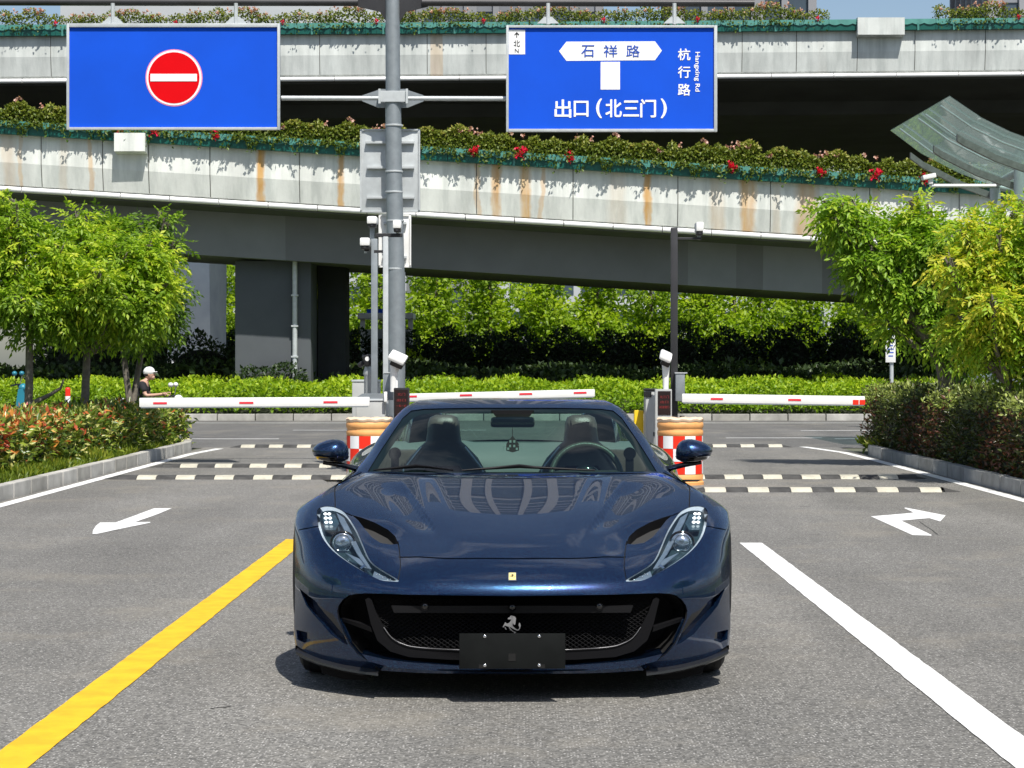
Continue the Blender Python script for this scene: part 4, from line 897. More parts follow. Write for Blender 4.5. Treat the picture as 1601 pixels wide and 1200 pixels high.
M_fins = mat('pale_vertical_fins', (.24, .245, .26), .6, var=.1, vscale=.05)
def glass_tower(label, x, y, w_, d_, h_):
    t = thing('glass_tower', label, 'building', (x, y, 0)); b = MB(); b.box((x, y, h_/2), (w_, d_, h_)); b.build('curtain_wall', M_wglass, t)
    b = MB(); n = int(w_/3.0)
    for k in range(n+1): b.box((x-w_/2+w_*k/n, y-d_/2-.3, h_/2), (.7 if k % 3 else 1.5, .6, h_))
    for k in range(int(d_/3.0)+1):
        for s_ in (-1, 1): b.box((x+s_*(w_/2+.3), y-d_/2+3.0*k, h_/2), (.6, .7, h_))
    o = b.build('vertical_fins', M_fins, t); o['kind'] = 'stuff'
    b = MB(); 
    for k in range(1, int(h_/3.6)): b.box((x, y-d_/2-.08, k*3.6), (w_-.1, .16, .7))
    o = b.build('floor_bands', M_tower, t); o['kind'] = 'stuff'; return t
glass_tower('dark glass tower with pale fins beyond the viaducts, left of the gantry', -34, 235, 26, 22, 118)
glass_tower('dark glass tower with pale fins beyond the viaducts, behind the gantry pole', -3, 250, 24, 20, 135)
glass_tower('dark glass tower with pale fins beyond the viaducts, right of the junction sign', 25, 240, 15, 20, 120)
glass_tower('dark glass tower with pale fins beyond the viaducts, farthest right', 68, 245, 28, 22, 125)
tower('pale office slab added unseen behind the photographer for reflections in the car', 0, -75, 70, 14, 34, face=1)  # unseen building, added so the car's nose has something to reflect
# ------------------------------------------------------------ vegetation
def kd(lo, hi, f=.0): return lambda C, r_: lo+(hi-lo)*np.clip(r_*.55+fnoise(C, 2.2, 3)*.45, 0, 1)
# left hedge of red-tipped shrubs
def t_photo(C, r_):
    zrel = np.clip((C[:, 2]-.25)/.6, 0, 1); patch = fnoise(C, 1.7, 2); p = r_.copy()
    red = (rng.random(len(r_)) < (.14+.66*zrel**1.3)*np.clip((27.5-C[:, 1])/9+.55, .25, 1)*np.where(patch > .42, 1, .45))
    return np.where(red, .42+.58*p, .06+.42*p)
boxhedge('red_tip_hedge', 'left hedge of red-tipped leaves running along the kerb to the lane', 'hedge', -7.05, -5.85, 16, 35.6, .08, .74, 34000, .10, M_photinia, M_twig, t_photo, 'tfrlb', .09, shear=.026)
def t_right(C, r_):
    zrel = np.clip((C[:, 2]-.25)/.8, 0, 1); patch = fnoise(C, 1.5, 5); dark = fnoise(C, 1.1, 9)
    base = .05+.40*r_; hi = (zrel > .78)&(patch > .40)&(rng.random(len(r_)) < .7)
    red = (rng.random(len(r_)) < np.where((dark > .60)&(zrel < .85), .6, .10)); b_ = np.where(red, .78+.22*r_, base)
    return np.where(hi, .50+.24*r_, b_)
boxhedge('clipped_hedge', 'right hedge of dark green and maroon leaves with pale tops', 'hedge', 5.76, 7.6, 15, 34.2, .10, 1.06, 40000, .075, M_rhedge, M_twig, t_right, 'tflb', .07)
# grass edging in front of the left hedge and patch on the right bed end
n = 16000; y = 15+rng.random(n)*18.5; x = -5.74-rng.random(n)*.75*(1-.35*(y-15)/18); h = fnoise(np.stack([x, y, y*0], 1), 2.5, 3)
C = np.stack([x, y, np.full(n, .11)+h*.05], 1); D = rng.normal(size=(n, 3))*.5+np.array([0, 0, .8]); L = .07+.09*rng.random(n)*h*1.6
o = leaves('grass', C, D, rng.normal(size=(n, 3)), L, L*.28, np.clip(rng.random(n)*.7+h*.4-.1, 0, 1), M_grass, None, (0, 0, 0)); o['kind'] = 'stuff'
n = 2500; y = 33.0+rng.random(n)*1.6; x = 5.7+rng.random(n)*.9; C = np.stack([x, y, np.full(n, .12)], 1); L = .1+.12*rng.random(n)
o = leaves('grass', C, rng.normal(size=(n, 3))*.5+np.array([0, 0, .7]), rng.normal(size=(n, 3)), L, L*.3, rng.random(n), M_grass, None, (0, 0, 0)); o['kind'] = 'stuff'
# bright ground cover across the street
n = 125000; x = -32+rng.random(n)*64; y = 54.15+rng.random(n)**1.4*7.0; hgt = np.clip(.28+(y-54.1)*.85, 0, .95)*(.56+.44*fnoise(np.stack([x, y, y*0], 1), 1.6, 8)+.20*fnoise(np.stack([x, y, y*0], 1), 5.3, 3)-.06)
z = hgt*(1-rng.random(n)**2*.55)+.12; C = np.stack([x, y, z], 1); L = .08+.085*rng.random(n)
tt = np.clip(.25+.5*rng.random(n)+.4*(z/1.1-.5)+.3*(fnoise(C, .8, 2)-.5), 0, 1)
o = leaves('ground_cover', C, rng.normal(size=(n, 3))*.8+np.array([0, -.5, .5]), rng.normal(size=(n, 3))*.6+np.array([0, -.4, 1]), L, L*.6, tt, M_cover, None, (0, 0, 0)); o['kind'] = 'stuff'
b = MB(); b.grid([[(-40, 54.3, .1), (40, 54.3, .1)], [(-40, 54.7, .30), (40, 54.7, .30)], [(-40, 55.4, .48), (40, 55.4, .48)], [(-40, 61, .52), (40, 61, .52)]])
o = b.build('bank', M_twig); o['kind'] = 'structure'
# deep green undergrowth in the viaduct shade
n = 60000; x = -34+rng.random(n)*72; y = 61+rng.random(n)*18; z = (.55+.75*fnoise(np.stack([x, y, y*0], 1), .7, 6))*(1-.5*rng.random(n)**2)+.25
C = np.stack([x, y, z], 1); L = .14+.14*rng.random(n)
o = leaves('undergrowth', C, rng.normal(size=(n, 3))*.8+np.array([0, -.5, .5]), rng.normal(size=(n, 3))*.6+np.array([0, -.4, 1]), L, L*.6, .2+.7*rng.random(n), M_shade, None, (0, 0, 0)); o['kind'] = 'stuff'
# row of tall dark shrubs behind
def bush(label, x, y, w_, h_, n, leaf, m, group, tl=.1, th=.8, name='shrub', flowers=False):
    t = thing(name, label, 'shrub', (x, y, .1), group=group); u = unit(n); r_ = (.62+.38*rng.random(n)**.5)
    C = np.stack([x+u[:, 0]*r_*w_/2, y+u[:, 1]*r_*w_/2.4, .15+h_/2+u[:, 2]*r_*h_/2*(.92+.16*np.sin(u[:, 0]*5+x))], 1)
    L = leaf*(.7+.6*rng.random(n)); tn = tl+(th-tl)*(rng.random(n)*.6+.4*fnoise(C, 1.5, x))
    if flowers: tn = np.where((C[:, 2] < .15+h_*.28)&(rng.random(n) < .55), 1.0, tn)
    leaves('foliage', C, u*.7+rng.normal(size=(n, 3))*.6, u+rng.normal(size=(n, 3))*.5+np.array([0, 0, .4]), L, L*.6, tn, m, t)
    b = MB(); b.ell((x, y, .1+h_*.48), (w_*.30, w_*.22, h_*.33), 12, 8); b.build('twig_core', M_twig, t)
    b = MB(); b.tube([(x, y, .05), (x, y, h_*.6)], [.06, .03], 6); b.build('stem', M_bark, t); return t
x = -20.5; k = 0
while x < 27:
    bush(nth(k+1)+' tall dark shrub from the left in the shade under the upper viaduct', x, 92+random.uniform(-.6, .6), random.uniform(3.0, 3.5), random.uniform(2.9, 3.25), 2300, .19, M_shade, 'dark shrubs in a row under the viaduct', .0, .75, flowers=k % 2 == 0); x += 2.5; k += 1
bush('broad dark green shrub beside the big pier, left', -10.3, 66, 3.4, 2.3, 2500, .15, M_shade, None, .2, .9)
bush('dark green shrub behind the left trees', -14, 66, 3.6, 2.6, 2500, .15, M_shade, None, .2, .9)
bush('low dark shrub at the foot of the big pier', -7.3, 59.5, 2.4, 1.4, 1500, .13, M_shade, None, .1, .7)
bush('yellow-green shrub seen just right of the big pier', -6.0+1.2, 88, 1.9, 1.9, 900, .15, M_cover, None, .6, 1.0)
# bright tree row in the sun beyond
def far_tree(x, y, h_, w_, label, group, n=3600):
    lobes = []
    for k in range(9):
        f = k/8; z = 1.6+f*(h_-2.2); r_ = w_/2*(1.05-.72*f)*random.uniform(.7, .95); lobes.append((x+random.uniform(-.35, .35)*w_*(1-f)*.7, y+random.uniform(-.5, .5), z, r_, .75))
    t = thing('roadside_tree', label, 'tree', (x, y, 0), group=group)
    C, U, idx = lobes_points(lobes, n, .45); L = .20+.16*rng.random(n)
    lo = np.clip(.30+.30*rng.random(n)+.35*U[:, 2]+.35*(fnoise(C, 1.6, x)-.5), 0, 1)
    leaves('foliage', C, U*.5+rng.normal(size=(n, 3))*.6, U*.4+rng.normal(size=(n, 3))*.5+np.array([0, 0, .8]), L, L*.65, lo, M_leafFar, t)
    b = MB(); b.tube([(x, y, 0), (x+.1, y, h_*.5), (x, y, h_*.9)], [.17, .11, .04], 8); b.build('trunk', M_bark, t, 60); return t
x = -20; k = 0
while x < 26:
    far_tree(x, 120, 13, 5.4, nth(k+1)+' from the left of the rear row of sunlit trees', 'rear row of sunlit trees beyond the viaducts', 4200); x += 3.6; k += 1
x = -19.5; k = 0
while x < 24:
    far_tree(x, 112+random.uniform(-1.2, 1.2), random.uniform(8.6, 10.2), random.uniform(3.7, 4.3), nth(k+1)+' from the left of the bright yellow-green trees beyond the viaducts', 'bright trees in a row beyond the viaducts'); x += 2.95; k += 1
# near trees, left and right
def T(px, py, Y, r_, fl=.8): p = P(px, py, Y); return (p.x, p.y, p.z, r_*Y/F, fl)
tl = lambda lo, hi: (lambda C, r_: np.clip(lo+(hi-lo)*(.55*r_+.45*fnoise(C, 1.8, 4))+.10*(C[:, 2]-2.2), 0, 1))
def stemsof(base, tops): return [(base, Vector(P(*q))) for q in tops]
B = (P(40, 0, 31).x, 31, .1)
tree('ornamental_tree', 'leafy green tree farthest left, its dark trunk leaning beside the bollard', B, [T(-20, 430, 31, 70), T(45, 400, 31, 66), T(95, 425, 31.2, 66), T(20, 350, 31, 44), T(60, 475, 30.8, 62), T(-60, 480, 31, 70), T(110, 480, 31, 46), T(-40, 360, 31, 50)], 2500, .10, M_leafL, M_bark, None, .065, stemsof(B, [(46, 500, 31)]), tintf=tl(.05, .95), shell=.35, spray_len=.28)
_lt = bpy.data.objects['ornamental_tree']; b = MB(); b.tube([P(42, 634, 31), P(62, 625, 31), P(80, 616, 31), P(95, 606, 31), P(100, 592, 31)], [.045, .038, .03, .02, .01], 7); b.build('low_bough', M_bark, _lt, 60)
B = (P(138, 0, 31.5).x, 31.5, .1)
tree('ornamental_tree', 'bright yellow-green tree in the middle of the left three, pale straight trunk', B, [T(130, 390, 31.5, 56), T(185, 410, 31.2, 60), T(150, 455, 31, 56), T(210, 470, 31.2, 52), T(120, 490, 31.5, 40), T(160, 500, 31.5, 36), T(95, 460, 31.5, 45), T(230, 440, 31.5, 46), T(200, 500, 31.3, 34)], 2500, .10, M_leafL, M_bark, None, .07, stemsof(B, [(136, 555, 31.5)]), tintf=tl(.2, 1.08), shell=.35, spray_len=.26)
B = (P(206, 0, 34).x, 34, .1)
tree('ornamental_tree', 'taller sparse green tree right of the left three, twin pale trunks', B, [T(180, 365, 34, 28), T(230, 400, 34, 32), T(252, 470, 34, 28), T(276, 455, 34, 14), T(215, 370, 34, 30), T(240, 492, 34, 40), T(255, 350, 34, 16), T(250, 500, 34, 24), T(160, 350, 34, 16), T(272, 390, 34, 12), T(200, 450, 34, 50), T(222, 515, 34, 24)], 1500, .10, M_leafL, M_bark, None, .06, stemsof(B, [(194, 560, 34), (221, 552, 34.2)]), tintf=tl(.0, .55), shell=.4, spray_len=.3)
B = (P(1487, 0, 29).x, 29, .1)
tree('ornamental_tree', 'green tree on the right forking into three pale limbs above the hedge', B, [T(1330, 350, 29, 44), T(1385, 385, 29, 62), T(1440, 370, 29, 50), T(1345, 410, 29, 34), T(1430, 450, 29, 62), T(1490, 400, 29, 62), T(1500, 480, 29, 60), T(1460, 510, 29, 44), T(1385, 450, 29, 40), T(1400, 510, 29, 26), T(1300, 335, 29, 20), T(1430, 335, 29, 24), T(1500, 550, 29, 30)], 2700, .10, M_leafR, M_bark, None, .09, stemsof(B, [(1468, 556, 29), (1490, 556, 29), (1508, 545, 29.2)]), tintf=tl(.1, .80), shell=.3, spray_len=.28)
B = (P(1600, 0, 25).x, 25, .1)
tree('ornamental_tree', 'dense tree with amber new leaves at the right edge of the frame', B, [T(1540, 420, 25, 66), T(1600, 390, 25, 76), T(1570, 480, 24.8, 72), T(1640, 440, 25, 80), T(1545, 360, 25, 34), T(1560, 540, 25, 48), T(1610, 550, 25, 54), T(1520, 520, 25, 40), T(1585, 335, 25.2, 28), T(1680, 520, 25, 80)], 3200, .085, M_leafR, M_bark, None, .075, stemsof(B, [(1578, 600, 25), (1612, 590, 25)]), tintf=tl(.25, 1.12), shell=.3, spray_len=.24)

for i_, (x_, y_) in enumerate(((-8.5, 3), (8.5, 2), (-9, 10), (9.2, 9), (-11, -6), (11, -5))):
    src = bpy.data.objects['ornamental_tree' if i_ % 2 else 'ornamental_tree.001']; c = copy_tree(src); c.location = (x_, y_, .1); c.rotation_euler = (0, 0, i_*1.3)
    c['label'] = 'ornamental tree in the planting bed outside the frame, '+('left' if x_ < 0 else 'right')+' of the photographer, '+('level', 'level', 'ahead', 'ahead', 'behind', 'behind')[i_]
# ------------------------------------------------------------ rider and scooters
M_skin = mat('skin', (.55, .33, .24), .5, var=.06); M_shirt = mat('black_t_shirt', (.014, .014, .018), .85, var=.2); M_trou = mat('dark_trousers', (.03, .035, .05), .85); M_hel = mat('white_helmet', (.82, .82, .80), .35, var=.03)
M_scw = mat('white_scooter_panel', (.78, .78, .77), .35, var=.04, coat=.4); M_teal = mat('teal_scooter_panel', (.02, .20, .28), .35, var=.1, coat=.4); M_tyre = mat('tyre_rubber', (.014, .014, .015), .8, var=.2)
def scooter(loc, label, mbody, side=1, toploc=None):
    """facing +X; local coords with origin at ground centre"""
    x, y, z = loc; t = thing('scooter', label, 'scooter', loc)
    o = Vector(loc)
    for dx in (-.58, .62):
        b = MB(); b.lathe(o+Vector((dx, 0, .21)), [(.13, -.05), (.2, -.05), (.215, 0), (.2, .05), (.13, .05)], 20, 'Y'); w_ = b.build('wheel', M_tyre, t, 50)
        b = MB(); b.lathe(o+Vector((dx, 0, .21)), [(.0, -.055), (.12, -.055), (.12, .055), (.0, .055)], 16, 'Y', False); b.build('rim', M_steel2, w_)
    prof = [(-.85, .55), (-.8, .70), (-.3, .74), (-.02, .66), (.02, .36), (.34, .30), (.44, .42), (.52, .95), (.62, .96), (.72, .5), (.62, .42), (.45, .22), (-.2, .2), (-.55, .36)]
    b = MB(); b.poly([o+Vector((a, -.13, c)) for a, c in prof], (0, .26, 0)); b.build('body', mbody, t, 30)
    b = MB(); b.box(o+Vector((-.42, 0, .78)), (.7, .24, .1), .04); b.build('seat', M_black, t, 40)
    b = MB(); b.tube([o+Vector((.55, 0, .9)), o+Vector((.5, 0, 1.04))], .03, 8); b.tube([o+Vector((.42, -.34, 1.02)), o+Vector((.5, -.15, 1.05)), o+Vector((.5, .15, 1.05)), o+Vector((.42, .34, 1.02))], .016, 8); b.build('handlebar', M_black, t, 60)
    b = MB(); b.ell(o+Vector((.60, 0, .98)), (.1, .13, .09), 12, 8); b.build('headlamp_cowl', mbody, t, 60)
    for s_ in (-1, 1):
        b = MB(); b.tube([o+Vector((.48, s_*.2, 1.05)), o+Vector((.5, s_*.3, 1.24))], .009, 6); k_ = b.build('mirror_stalk', M_black, t, 60)
        b = MB(); b.ell(o+Vector((.49, s_*.31, 1.28)), (.055, .06, .05), 12, 8); b.build('mirror', mbody, k_, 60)
    b = MB(); b.tube([o+Vector((.56, 0, .9)), o+Vector((.62, 0, .21))], .025, 8); b.build('fork', M_black, t, 60)
    return t
YPn = 37.0; sp = P(243, 0, YPn)
sc1 = scooter((sp.x-.10, YPn, 0), 'white electric scooter ridden along the street behind the left hedge', M_scw)
b = MB(); o_b = Vector((sp.x-.62, YPn, .80)); b.ell(Vector((sp.x-.10-.62, YPn, .93)), (.15, .17, .075), 16, 10); b.build('tail_pod', M_scw, sc1, 60)
def skinned(name, joints, edges, radii, m, parent, sub=2):
    me = bpy.data.meshes.new(name); me.from_pydata([tuple(j) for j in joints], edges, []); o = bpy.data.objects.new(name, me); COL.objects.link(o)
    md = o.modifiers.new('s', 'SKIN'); 
    for k, r_ in enumerate(radii): me.skin_vertices[0].data[k].radius = (r_, r_) if not isinstance(r_, tuple) else r_
    me.skin_vertices[0].data[0].use_root = True
    s_ = o.modifiers.new('u', 'SUBSURF'); s_.levels = sub; s_.render_levels = sub
    dg = bpy.context.evaluated_depsgraph_get(); m2 = bpy.data.meshes.new_from_object(o.evaluated_get(dg)); bpy.data.objects.remove(o)
    m2.polygons.foreach_set('use_smooth', [True]*len(m2.polygons)); m2.materials.clear(); m2.name = name; return link(name, m2, m, parent)
p_ = thing('person', 'rider in a white cap and black short-sleeved shirt gripping the handlebars of the white scooter', 'person', (sp.x-.25, YPn, 0))
o = Vector((sp.x-.25, YPn, 0)); V_ = lambda x, y, z: o+Vector((x, y, z))
# whole body skin: pelvis, spine, neck, arms, legs
J = [V_(-.05, 0, .86), V_(-.04, 0, 1.0), V_(.0, 0, 1.16), V_(.06, 0, 1.30), V_(.10, 0, 1.37), V_(.13, 0, 1.43),
     V_(.04, -.17, 1.29), V_(.13, -.24, 1.05), V_(.38, -.27, 1.07), V_(.50, -.28, 1.09),
     V_(.04, .17, 1.29), V_(.13, .24, 1.05), V_(.38, .27, 1.07), V_(.50, .28, 1.09),
     V_(.0, -.1, .82), V_(.42, -.14, .80), V_(.38, -.12, .40), V_(.50, -.12, .36),
     V_(.0, .1, .82), V_(.42, .14, .80), V_(.38, .12, .40), V_(.50, .12, .36)]
E = [(0,1),(1,2),(2,3),(3,4),(4,5),(3,6),(6,7),(7,8),(8,9),(3,10),(10,11),(11,12),(12,13),(0,14),(14,15),(15,16),(16,17),(0,18),(18,19),(19,20),(20,21)]
skinned('body', J, E, [.13,.13,.14,.10,.06,.055,.07,.045,.032,.03,.07,.045,.032,.03,.09,.065,.045,.04,.09,.065,.045,.04], M_skin, p_, 1)
sh = [V_(-.05, 0, .88), V_(-.04, 0, 1.0), V_(.0, 0, 1.16), V_(.055, 0, 1.30), V_(.04, -.17, 1.29), V_(.11, -.24, 1.12), V_(.04, .17, 1.29), V_(.11, .24, 1.12)]
skinned('shirt', sh, [(0,1),(1,2),(2,3),(3,4),(4,5),(3,6),(6,7)], [.155,.16,.17,.125,.09,.068,.09,.068], M_shirt, p_, 2)
tr_ = [V_(-.05, 0, .86), V_(.0, -.1, .83), V_(.42, -.14, .81), V_(.385, -.12, .45), V_(.0, .1, .83), V_(.42, .14, .81), V_(.385, .12, .45)]
skinned('trousers', tr_, [(0,1),(1,2),(2,3),(0,4),(4,5),(5,6)], [.15,.11,.085,.06,.11,.085,.06], M_trou, p_, 2)
for s_ in (-1, 1):
    b = MB(); b.box(V_(.44, s_*.12, .33), (.26, .09, .09), .03); b.build('shoe', M_black, p_, 50)
    for k in range(4):
        b = MB(); h = V_(.50, s_*.28, 1.09)+Vector((0, (k-1.5)*.02, 0)); b.tube([h+Vector((-.01, 0, .02)), h+Vector((.05, 0, .025)), h+Vector((.07, 0, -.01)), h+Vector((.045, 0, -.035))], [.011, .0105, .0095, .008], 6); b.build('finger', M_skin, p_, 60)
    b = MB(); h = V_(.50, s_*.235, 1.08); b.tube([h+Vector((-.02, 0, 0)), h+Vector((.03, 0, -.02)), h+Vector((.05, s_*.02, -.035))], [.013, .012, .009], 6); b.build('thumb', M_skin, p_, 60)
hc = V_(.17, 0, 1.50)
b = MB(); b.ell(hc, (.10, .078, .125), 20, 14, Matrix.Rotation(R(8), 3, 'Y')); b.ell(hc+Vector((.055, 0, -.065)), (.055, .05, .05), 14, 10); b.ell(hc+Vector((.105, 0, -.01)), (.022, .014, .022), 8, 6); b.ell(hc+Vector((.096, 0, -.062)), (.014, .026, .009), 8, 6); b.build('head', M_skin, p_, 60)
for s_ in (-1, 1):
    b = MB(); b.ell(hc+Vector((.082, s_*.032, .012)), (.012, .014, .010), 8, 6); b.build('eye', M_black, p_, 60)
    b = MB(); b.ell(hc+Vector((-.005, s_*.08, -.01)), (.02, .012, .032), 8, 6); b.build('ear', M_skin, p_, 60)
b = MB(); b.ell(hc+Vector((-.02, 0, .03)), (.105, .088, .115), 18, 12); b.build('hair', M_black, p_, 60)
b = MB(); b.ell(hc+Vector((-.015, 0, .055)), (.122, .10, .105), 20, 12, Matrix.Rotation(R(-10), 3, 'Y')); b.box(hc+Vector((.12, 0, .05)), (.07, .12, .015), .005); b.build('cap', M_hel, p_, 60)
p_.scale = (.86,)*3; sc1.scale = (.86,)*3
scooter((P(-8, 0, 43).x, 43, 0), 'teal blue scooter cut off by the left edge of the frame behind the hedge', M_teal)
# ------------------------------------------------------------ the sports car
from mathutils.geometry import delaunay_2d_cdt
CX, CY0, RY = 801.0, 8.8, 9.75
th_ = math.atan((VX-CX)/F)
car = thing('sports_car', 'dark metallic blue low sports car facing the camera with a black blank number plate holder', 'car', (0, RY, 0))
car.location = (-math.sin(th_)*RY, math.cos(th_)*RY, 0); car.rotation_euler = (0, 0, th_)   # stands square to the lane it came through
def Cq(px, py, y):
    Y = CY0+y; return np.array([(px-CX)*Y/F, Y, CH-(py-VY)*Y/F])
def proj(p): return np.stack([CX+p[..., 0]*F/p[..., 1], VY-(p[..., 2]-CH)*F/p[..., 1]], -1)
def paint():
    m = bpy.data.materials.new('metallic_blue_paint'); m.use_nodes = True; t = m.node_tree; b = t.nodes['Principled BSDF']
    g = t.nodes.new('ShaderNodeNewGeometry'); v = t.nodes.new('ShaderNodeTexVoronoi'); v.inputs['Scale'].default_value = 1300; t.links.new(g.outputs['Position'], v.inputs['Vector'])
    s = t.nodes.new('ShaderNodeSeparateColor'); t.links.new(v.outputs['Color'], s.inputs[0])
    c = ramp(t, [(0, (.0035, .005, .034)), (.78, (.007, .013, .064)), (.92, (.025, .12, .27)), (1, (.09, .32, .50))], s.outputs[0])
    t.links.new(c, b.inputs['Base Color']); b.inputs['Metallic'].default_value = .85; b.inputs['Roughness'].default_value = .27
    b.inputs['Coat Weight'].default_value = 1; b.inputs['Coat Roughness'].default_value = .012; b.inputs['Coat IOR'].default_value = 1.46
    vm = t.nodes.new('ShaderNodeVectorMath'); vm.operation = 'SUBTRACT'; vm.inputs[1].default_value = (.5, .5, .5); t.links.new(v.outputs['Color'], vm.inputs[0])
    vs = t.nodes.new('ShaderNodeVectorMath'); vs.operation = 'SCALE'; vs.inputs['Scale'].default_value = .10; t.links.new(vm.outputs[0], vs.inputs[0])
    va = t.nodes.new('ShaderNodeVectorMath'); va.operation = 'ADD'; t.links.new(vs.outputs[0], va.inputs[0]); t.links.new(g.outputs['Normal'], va.inputs[1])
    vn = t.nodes.new('ShaderNodeVectorMath'); vn.operation = 'NORMALIZE'; t.links.new(va.outputs[0], vn.inputs[0]); t.links.new(vn.outputs[0], b.inputs['Normal'])
    return m
M_paint = paint()
M_gloss = mat('gloss_black', (.008, .008, .009), .08, 0, var=0, coat=.6); M_satin = mat('satin_black', (.007, .007, .008), .5, 0, var=0, spec=.2)
M_fin = mat('dark_grey_satin_plastic', (.006, .006, .007), .55, 0, var=0, spec=.12); M_carbon = mat('dark_splitter', (.014, .014, .015), .35, 0, var=.1, coat=.3)
M_void = mat('unlit_cavity_black', (.004, .004, .004), .9, var=0); M_chrome = mat('bright_chrome', (.8, .8, .82), .12, 1, var=0); M_chromeb = mat('brushed_silver', (.62, .62, .64), .3, .9, var=0)
M_leather = mat('dark_brown_leather', (.10, .08, .072), .33, 0, var=.15, vscale=12, bump=.15, bscale=200); M_leather2 = mat('grey_cabin_trim', (.11, .14, .135), .6, 0, var=.08)
M_wind = glassmat('windscreen_glass', (.44, .64, .57), 1.0, f0=.035, k=.6); M_lens = glassmat('headlight_lens', (.80, .86, .88), 1.0); M_side = glassmat('side_glass', (.25, .33, .31), 1.0)
M_hlbowl = mat('headlight_bowl', (.055, .095, .11), .22, .45, var=.3, vscale=15, coat=.6); M_drl = mat('daytime_led', (.9, .9, .9), .3, var=0, emit=((1, 1, 1), 2.2)); M_proj = mat('projector_glass', (.30, .36, .44), .06, .75, var=.35, vscale=70, coat=1)
M_trim = mat('dull_silver_trim', (.22, .22, .23), .4, .5, var=0)
M_sur = mat('headlight_surround', (.62, .64, .68), .3, .15, var=.05, coat=.5)
M_hlsil = mat('headlight_silver_trim', (.30, .35, .42), .28, .6, var=.15, vscale=20)

def bsp_eval(Pc, u, v, mirror_u0):
    """cubic B-spline, Pc[nv,nu,3]; u,v arrays in index units"""
    nv, nu = Pc.shape[:2]
    Pe = np.zeros((nv+2, nu+2, 3)); Pe[1:-1, 1:-1] = Pc
    if mirror_u0: Pe[1:-1, 0] = Pc[:, 1]*np.array([-1, 1, 1])
    else: Pe[1:-1, 0] = 2*Pc[:, 0]-Pc[:, 1]
    Pe[1:-1, -1] = 2*Pc[:, -1]-Pc[:, -2]
    Pe[0] = 2*Pe[1]-Pe[2]; Pe[-1] = 2*Pe[-2]-Pe[-3]
    u = np.clip(u, 0, nu-1-1e-9); v = np.clip(v, 0, nv-1-1e-9)
    iu = u.astype(int); iv = v.astype(int); fu = u-iu; fv = v-iv
    B_ = lambda t: np.stack([(1-t)**3/6, (3*t**3-6*t**2+4)/6, (-3*t**3+3*t**2+3*t+1)/6, t**3/6], -1)
    wu, wv = B_(fu), B_(fv); out = np.zeros(u.shape+(3,))
    for a in range(4):
        for c in range(4): out += (wv[..., a]*wu[..., c])[..., None]*Pe[iv+a, iu+c]
    return out
class Surf:
    def __init__(s, T, mirror=True, it=3, disp=None):
        s.T = T; s.m = mirror; nv, nu = T.shape[:2]; P_ = T.copy(); V, U = np.meshgrid(np.arange(nv)*1., np.arange(nu)*1., indexing='ij')
        for _ in range(it):
            E = T-bsp_eval(P_, U, V, mirror); P_ = P_+E
            if mirror: P_[:, 0, 0] = 0
        s.P = P_; s.nu, s.nv = nu, nv; s.disp = disp
        g = .05; s.gv, s.gu = np.meshgrid(np.arange(0, nv-1+1e-6, g), np.arange(0, nu-1+1e-6, g), indexing='ij')
        s.gp = proj(s.base(s.gu, s.gv))
    def base(s, u, v): return bsp_eval(s.P, np.asarray(u, float), np.asarray(v, float), s.m)
    def bnorm(s, u, v):
        e = .02; du = s.base(u+e, v)-s.base(u-e, v); dv = s.base(u, v+e)-s.base(u, v-e); n = np.cross(dv, du); return n/(np.linalg.norm(n, axis=-1, keepdims=True)+1e-12)
    def pos(s, u, v):
        p = s.base(u, v)
        if s.disp is None: return p
        q = proj(p); d = s.disp(q[..., 0], q[..., 1]); return p+s.bnorm(u, v)*d[..., None]
    def norm(s, u, v):
        e = .03; um = np.where(u < e, u, u-e) if s.m else np.maximum(u-e, 0); nu_ = np.minimum(u+e, s.nu-1.001); vm = np.maximum(v-e, 0); vp = np.minimum(v+e, s.nv-1.001)
        du = s.pos(nu_, v)-s.pos(um, v); dv = s.pos(u, vp)-s.pos(u, vm); n = np.cross(dv, du); n /= (np.linalg.norm(n, axis=-1, keepdims=True)+1e-12)
        if s.m: z = u < 1e-6; n[z, 0] = 0
        return n
    def inv(s, pts, umax=99):
        out = []
        ok = s.gu <= umax
        for x, y in pts:
            d = (s.gp[..., 0]-x)**2+(s.gp[..., 1]-y)**2; d = np.where(ok, d, 1e9); k = np.argmin(d); u, v = s.gu.flat[k], s.gv.flat[k]
            for _ in range(12):
                e = 1e-3; q = proj(s.base(np.array([u, u+e, u]), np.array([v, v, v+e]))); J = np.stack([(q[1]-q[0])/e, (q[2]-q[0])/e], 1); r_ = np.array([x, y])-q[0]
                st = J.T@np.linalg.solve(J@J.T+np.eye(2)*.5, r_); st = np.clip(st, -.3, .3); u = min(max(u+st[0], 0), min(umax, s.nu-1)); v = min(max(v+st[1], 0), s.nv-1)
            if abs(x-CX) < .6 and s.m: u = 0.0
            out.append((u, v))
        return out
def pip(pts, poly):
    x, y = pts[:, 0], pts[:, 1]; ins = np.zeros(len(pts), bool); n = len(poly)
    for i in range(n):
        x0, y0 = poly[i]; x1, y1 = poly[(i+1) % n]
        c = ((y0 > y) != (y1 > y)); 
        with np.errstate(divide='ignore', invalid='ignore'): xi = (x1-x0)*(y-y0)/(y1-y0)+x0
        ins ^= c&(x < xi)
    return ins
def dens(pts, step=4.0, closed=True):
    out = []; n = len(pts)
    for i in range(n if closed else n-1):
        a = np.array(pts[i], float); c = np.array(pts[(i+1) % n], float); k = max(1, int(np.linalg.norm(c-a)/step))
        for j in range(k): out.append(tuple(a+(c-a)*j/k))
    if not closed: out.append(tuple(pts[-1]))
    return out
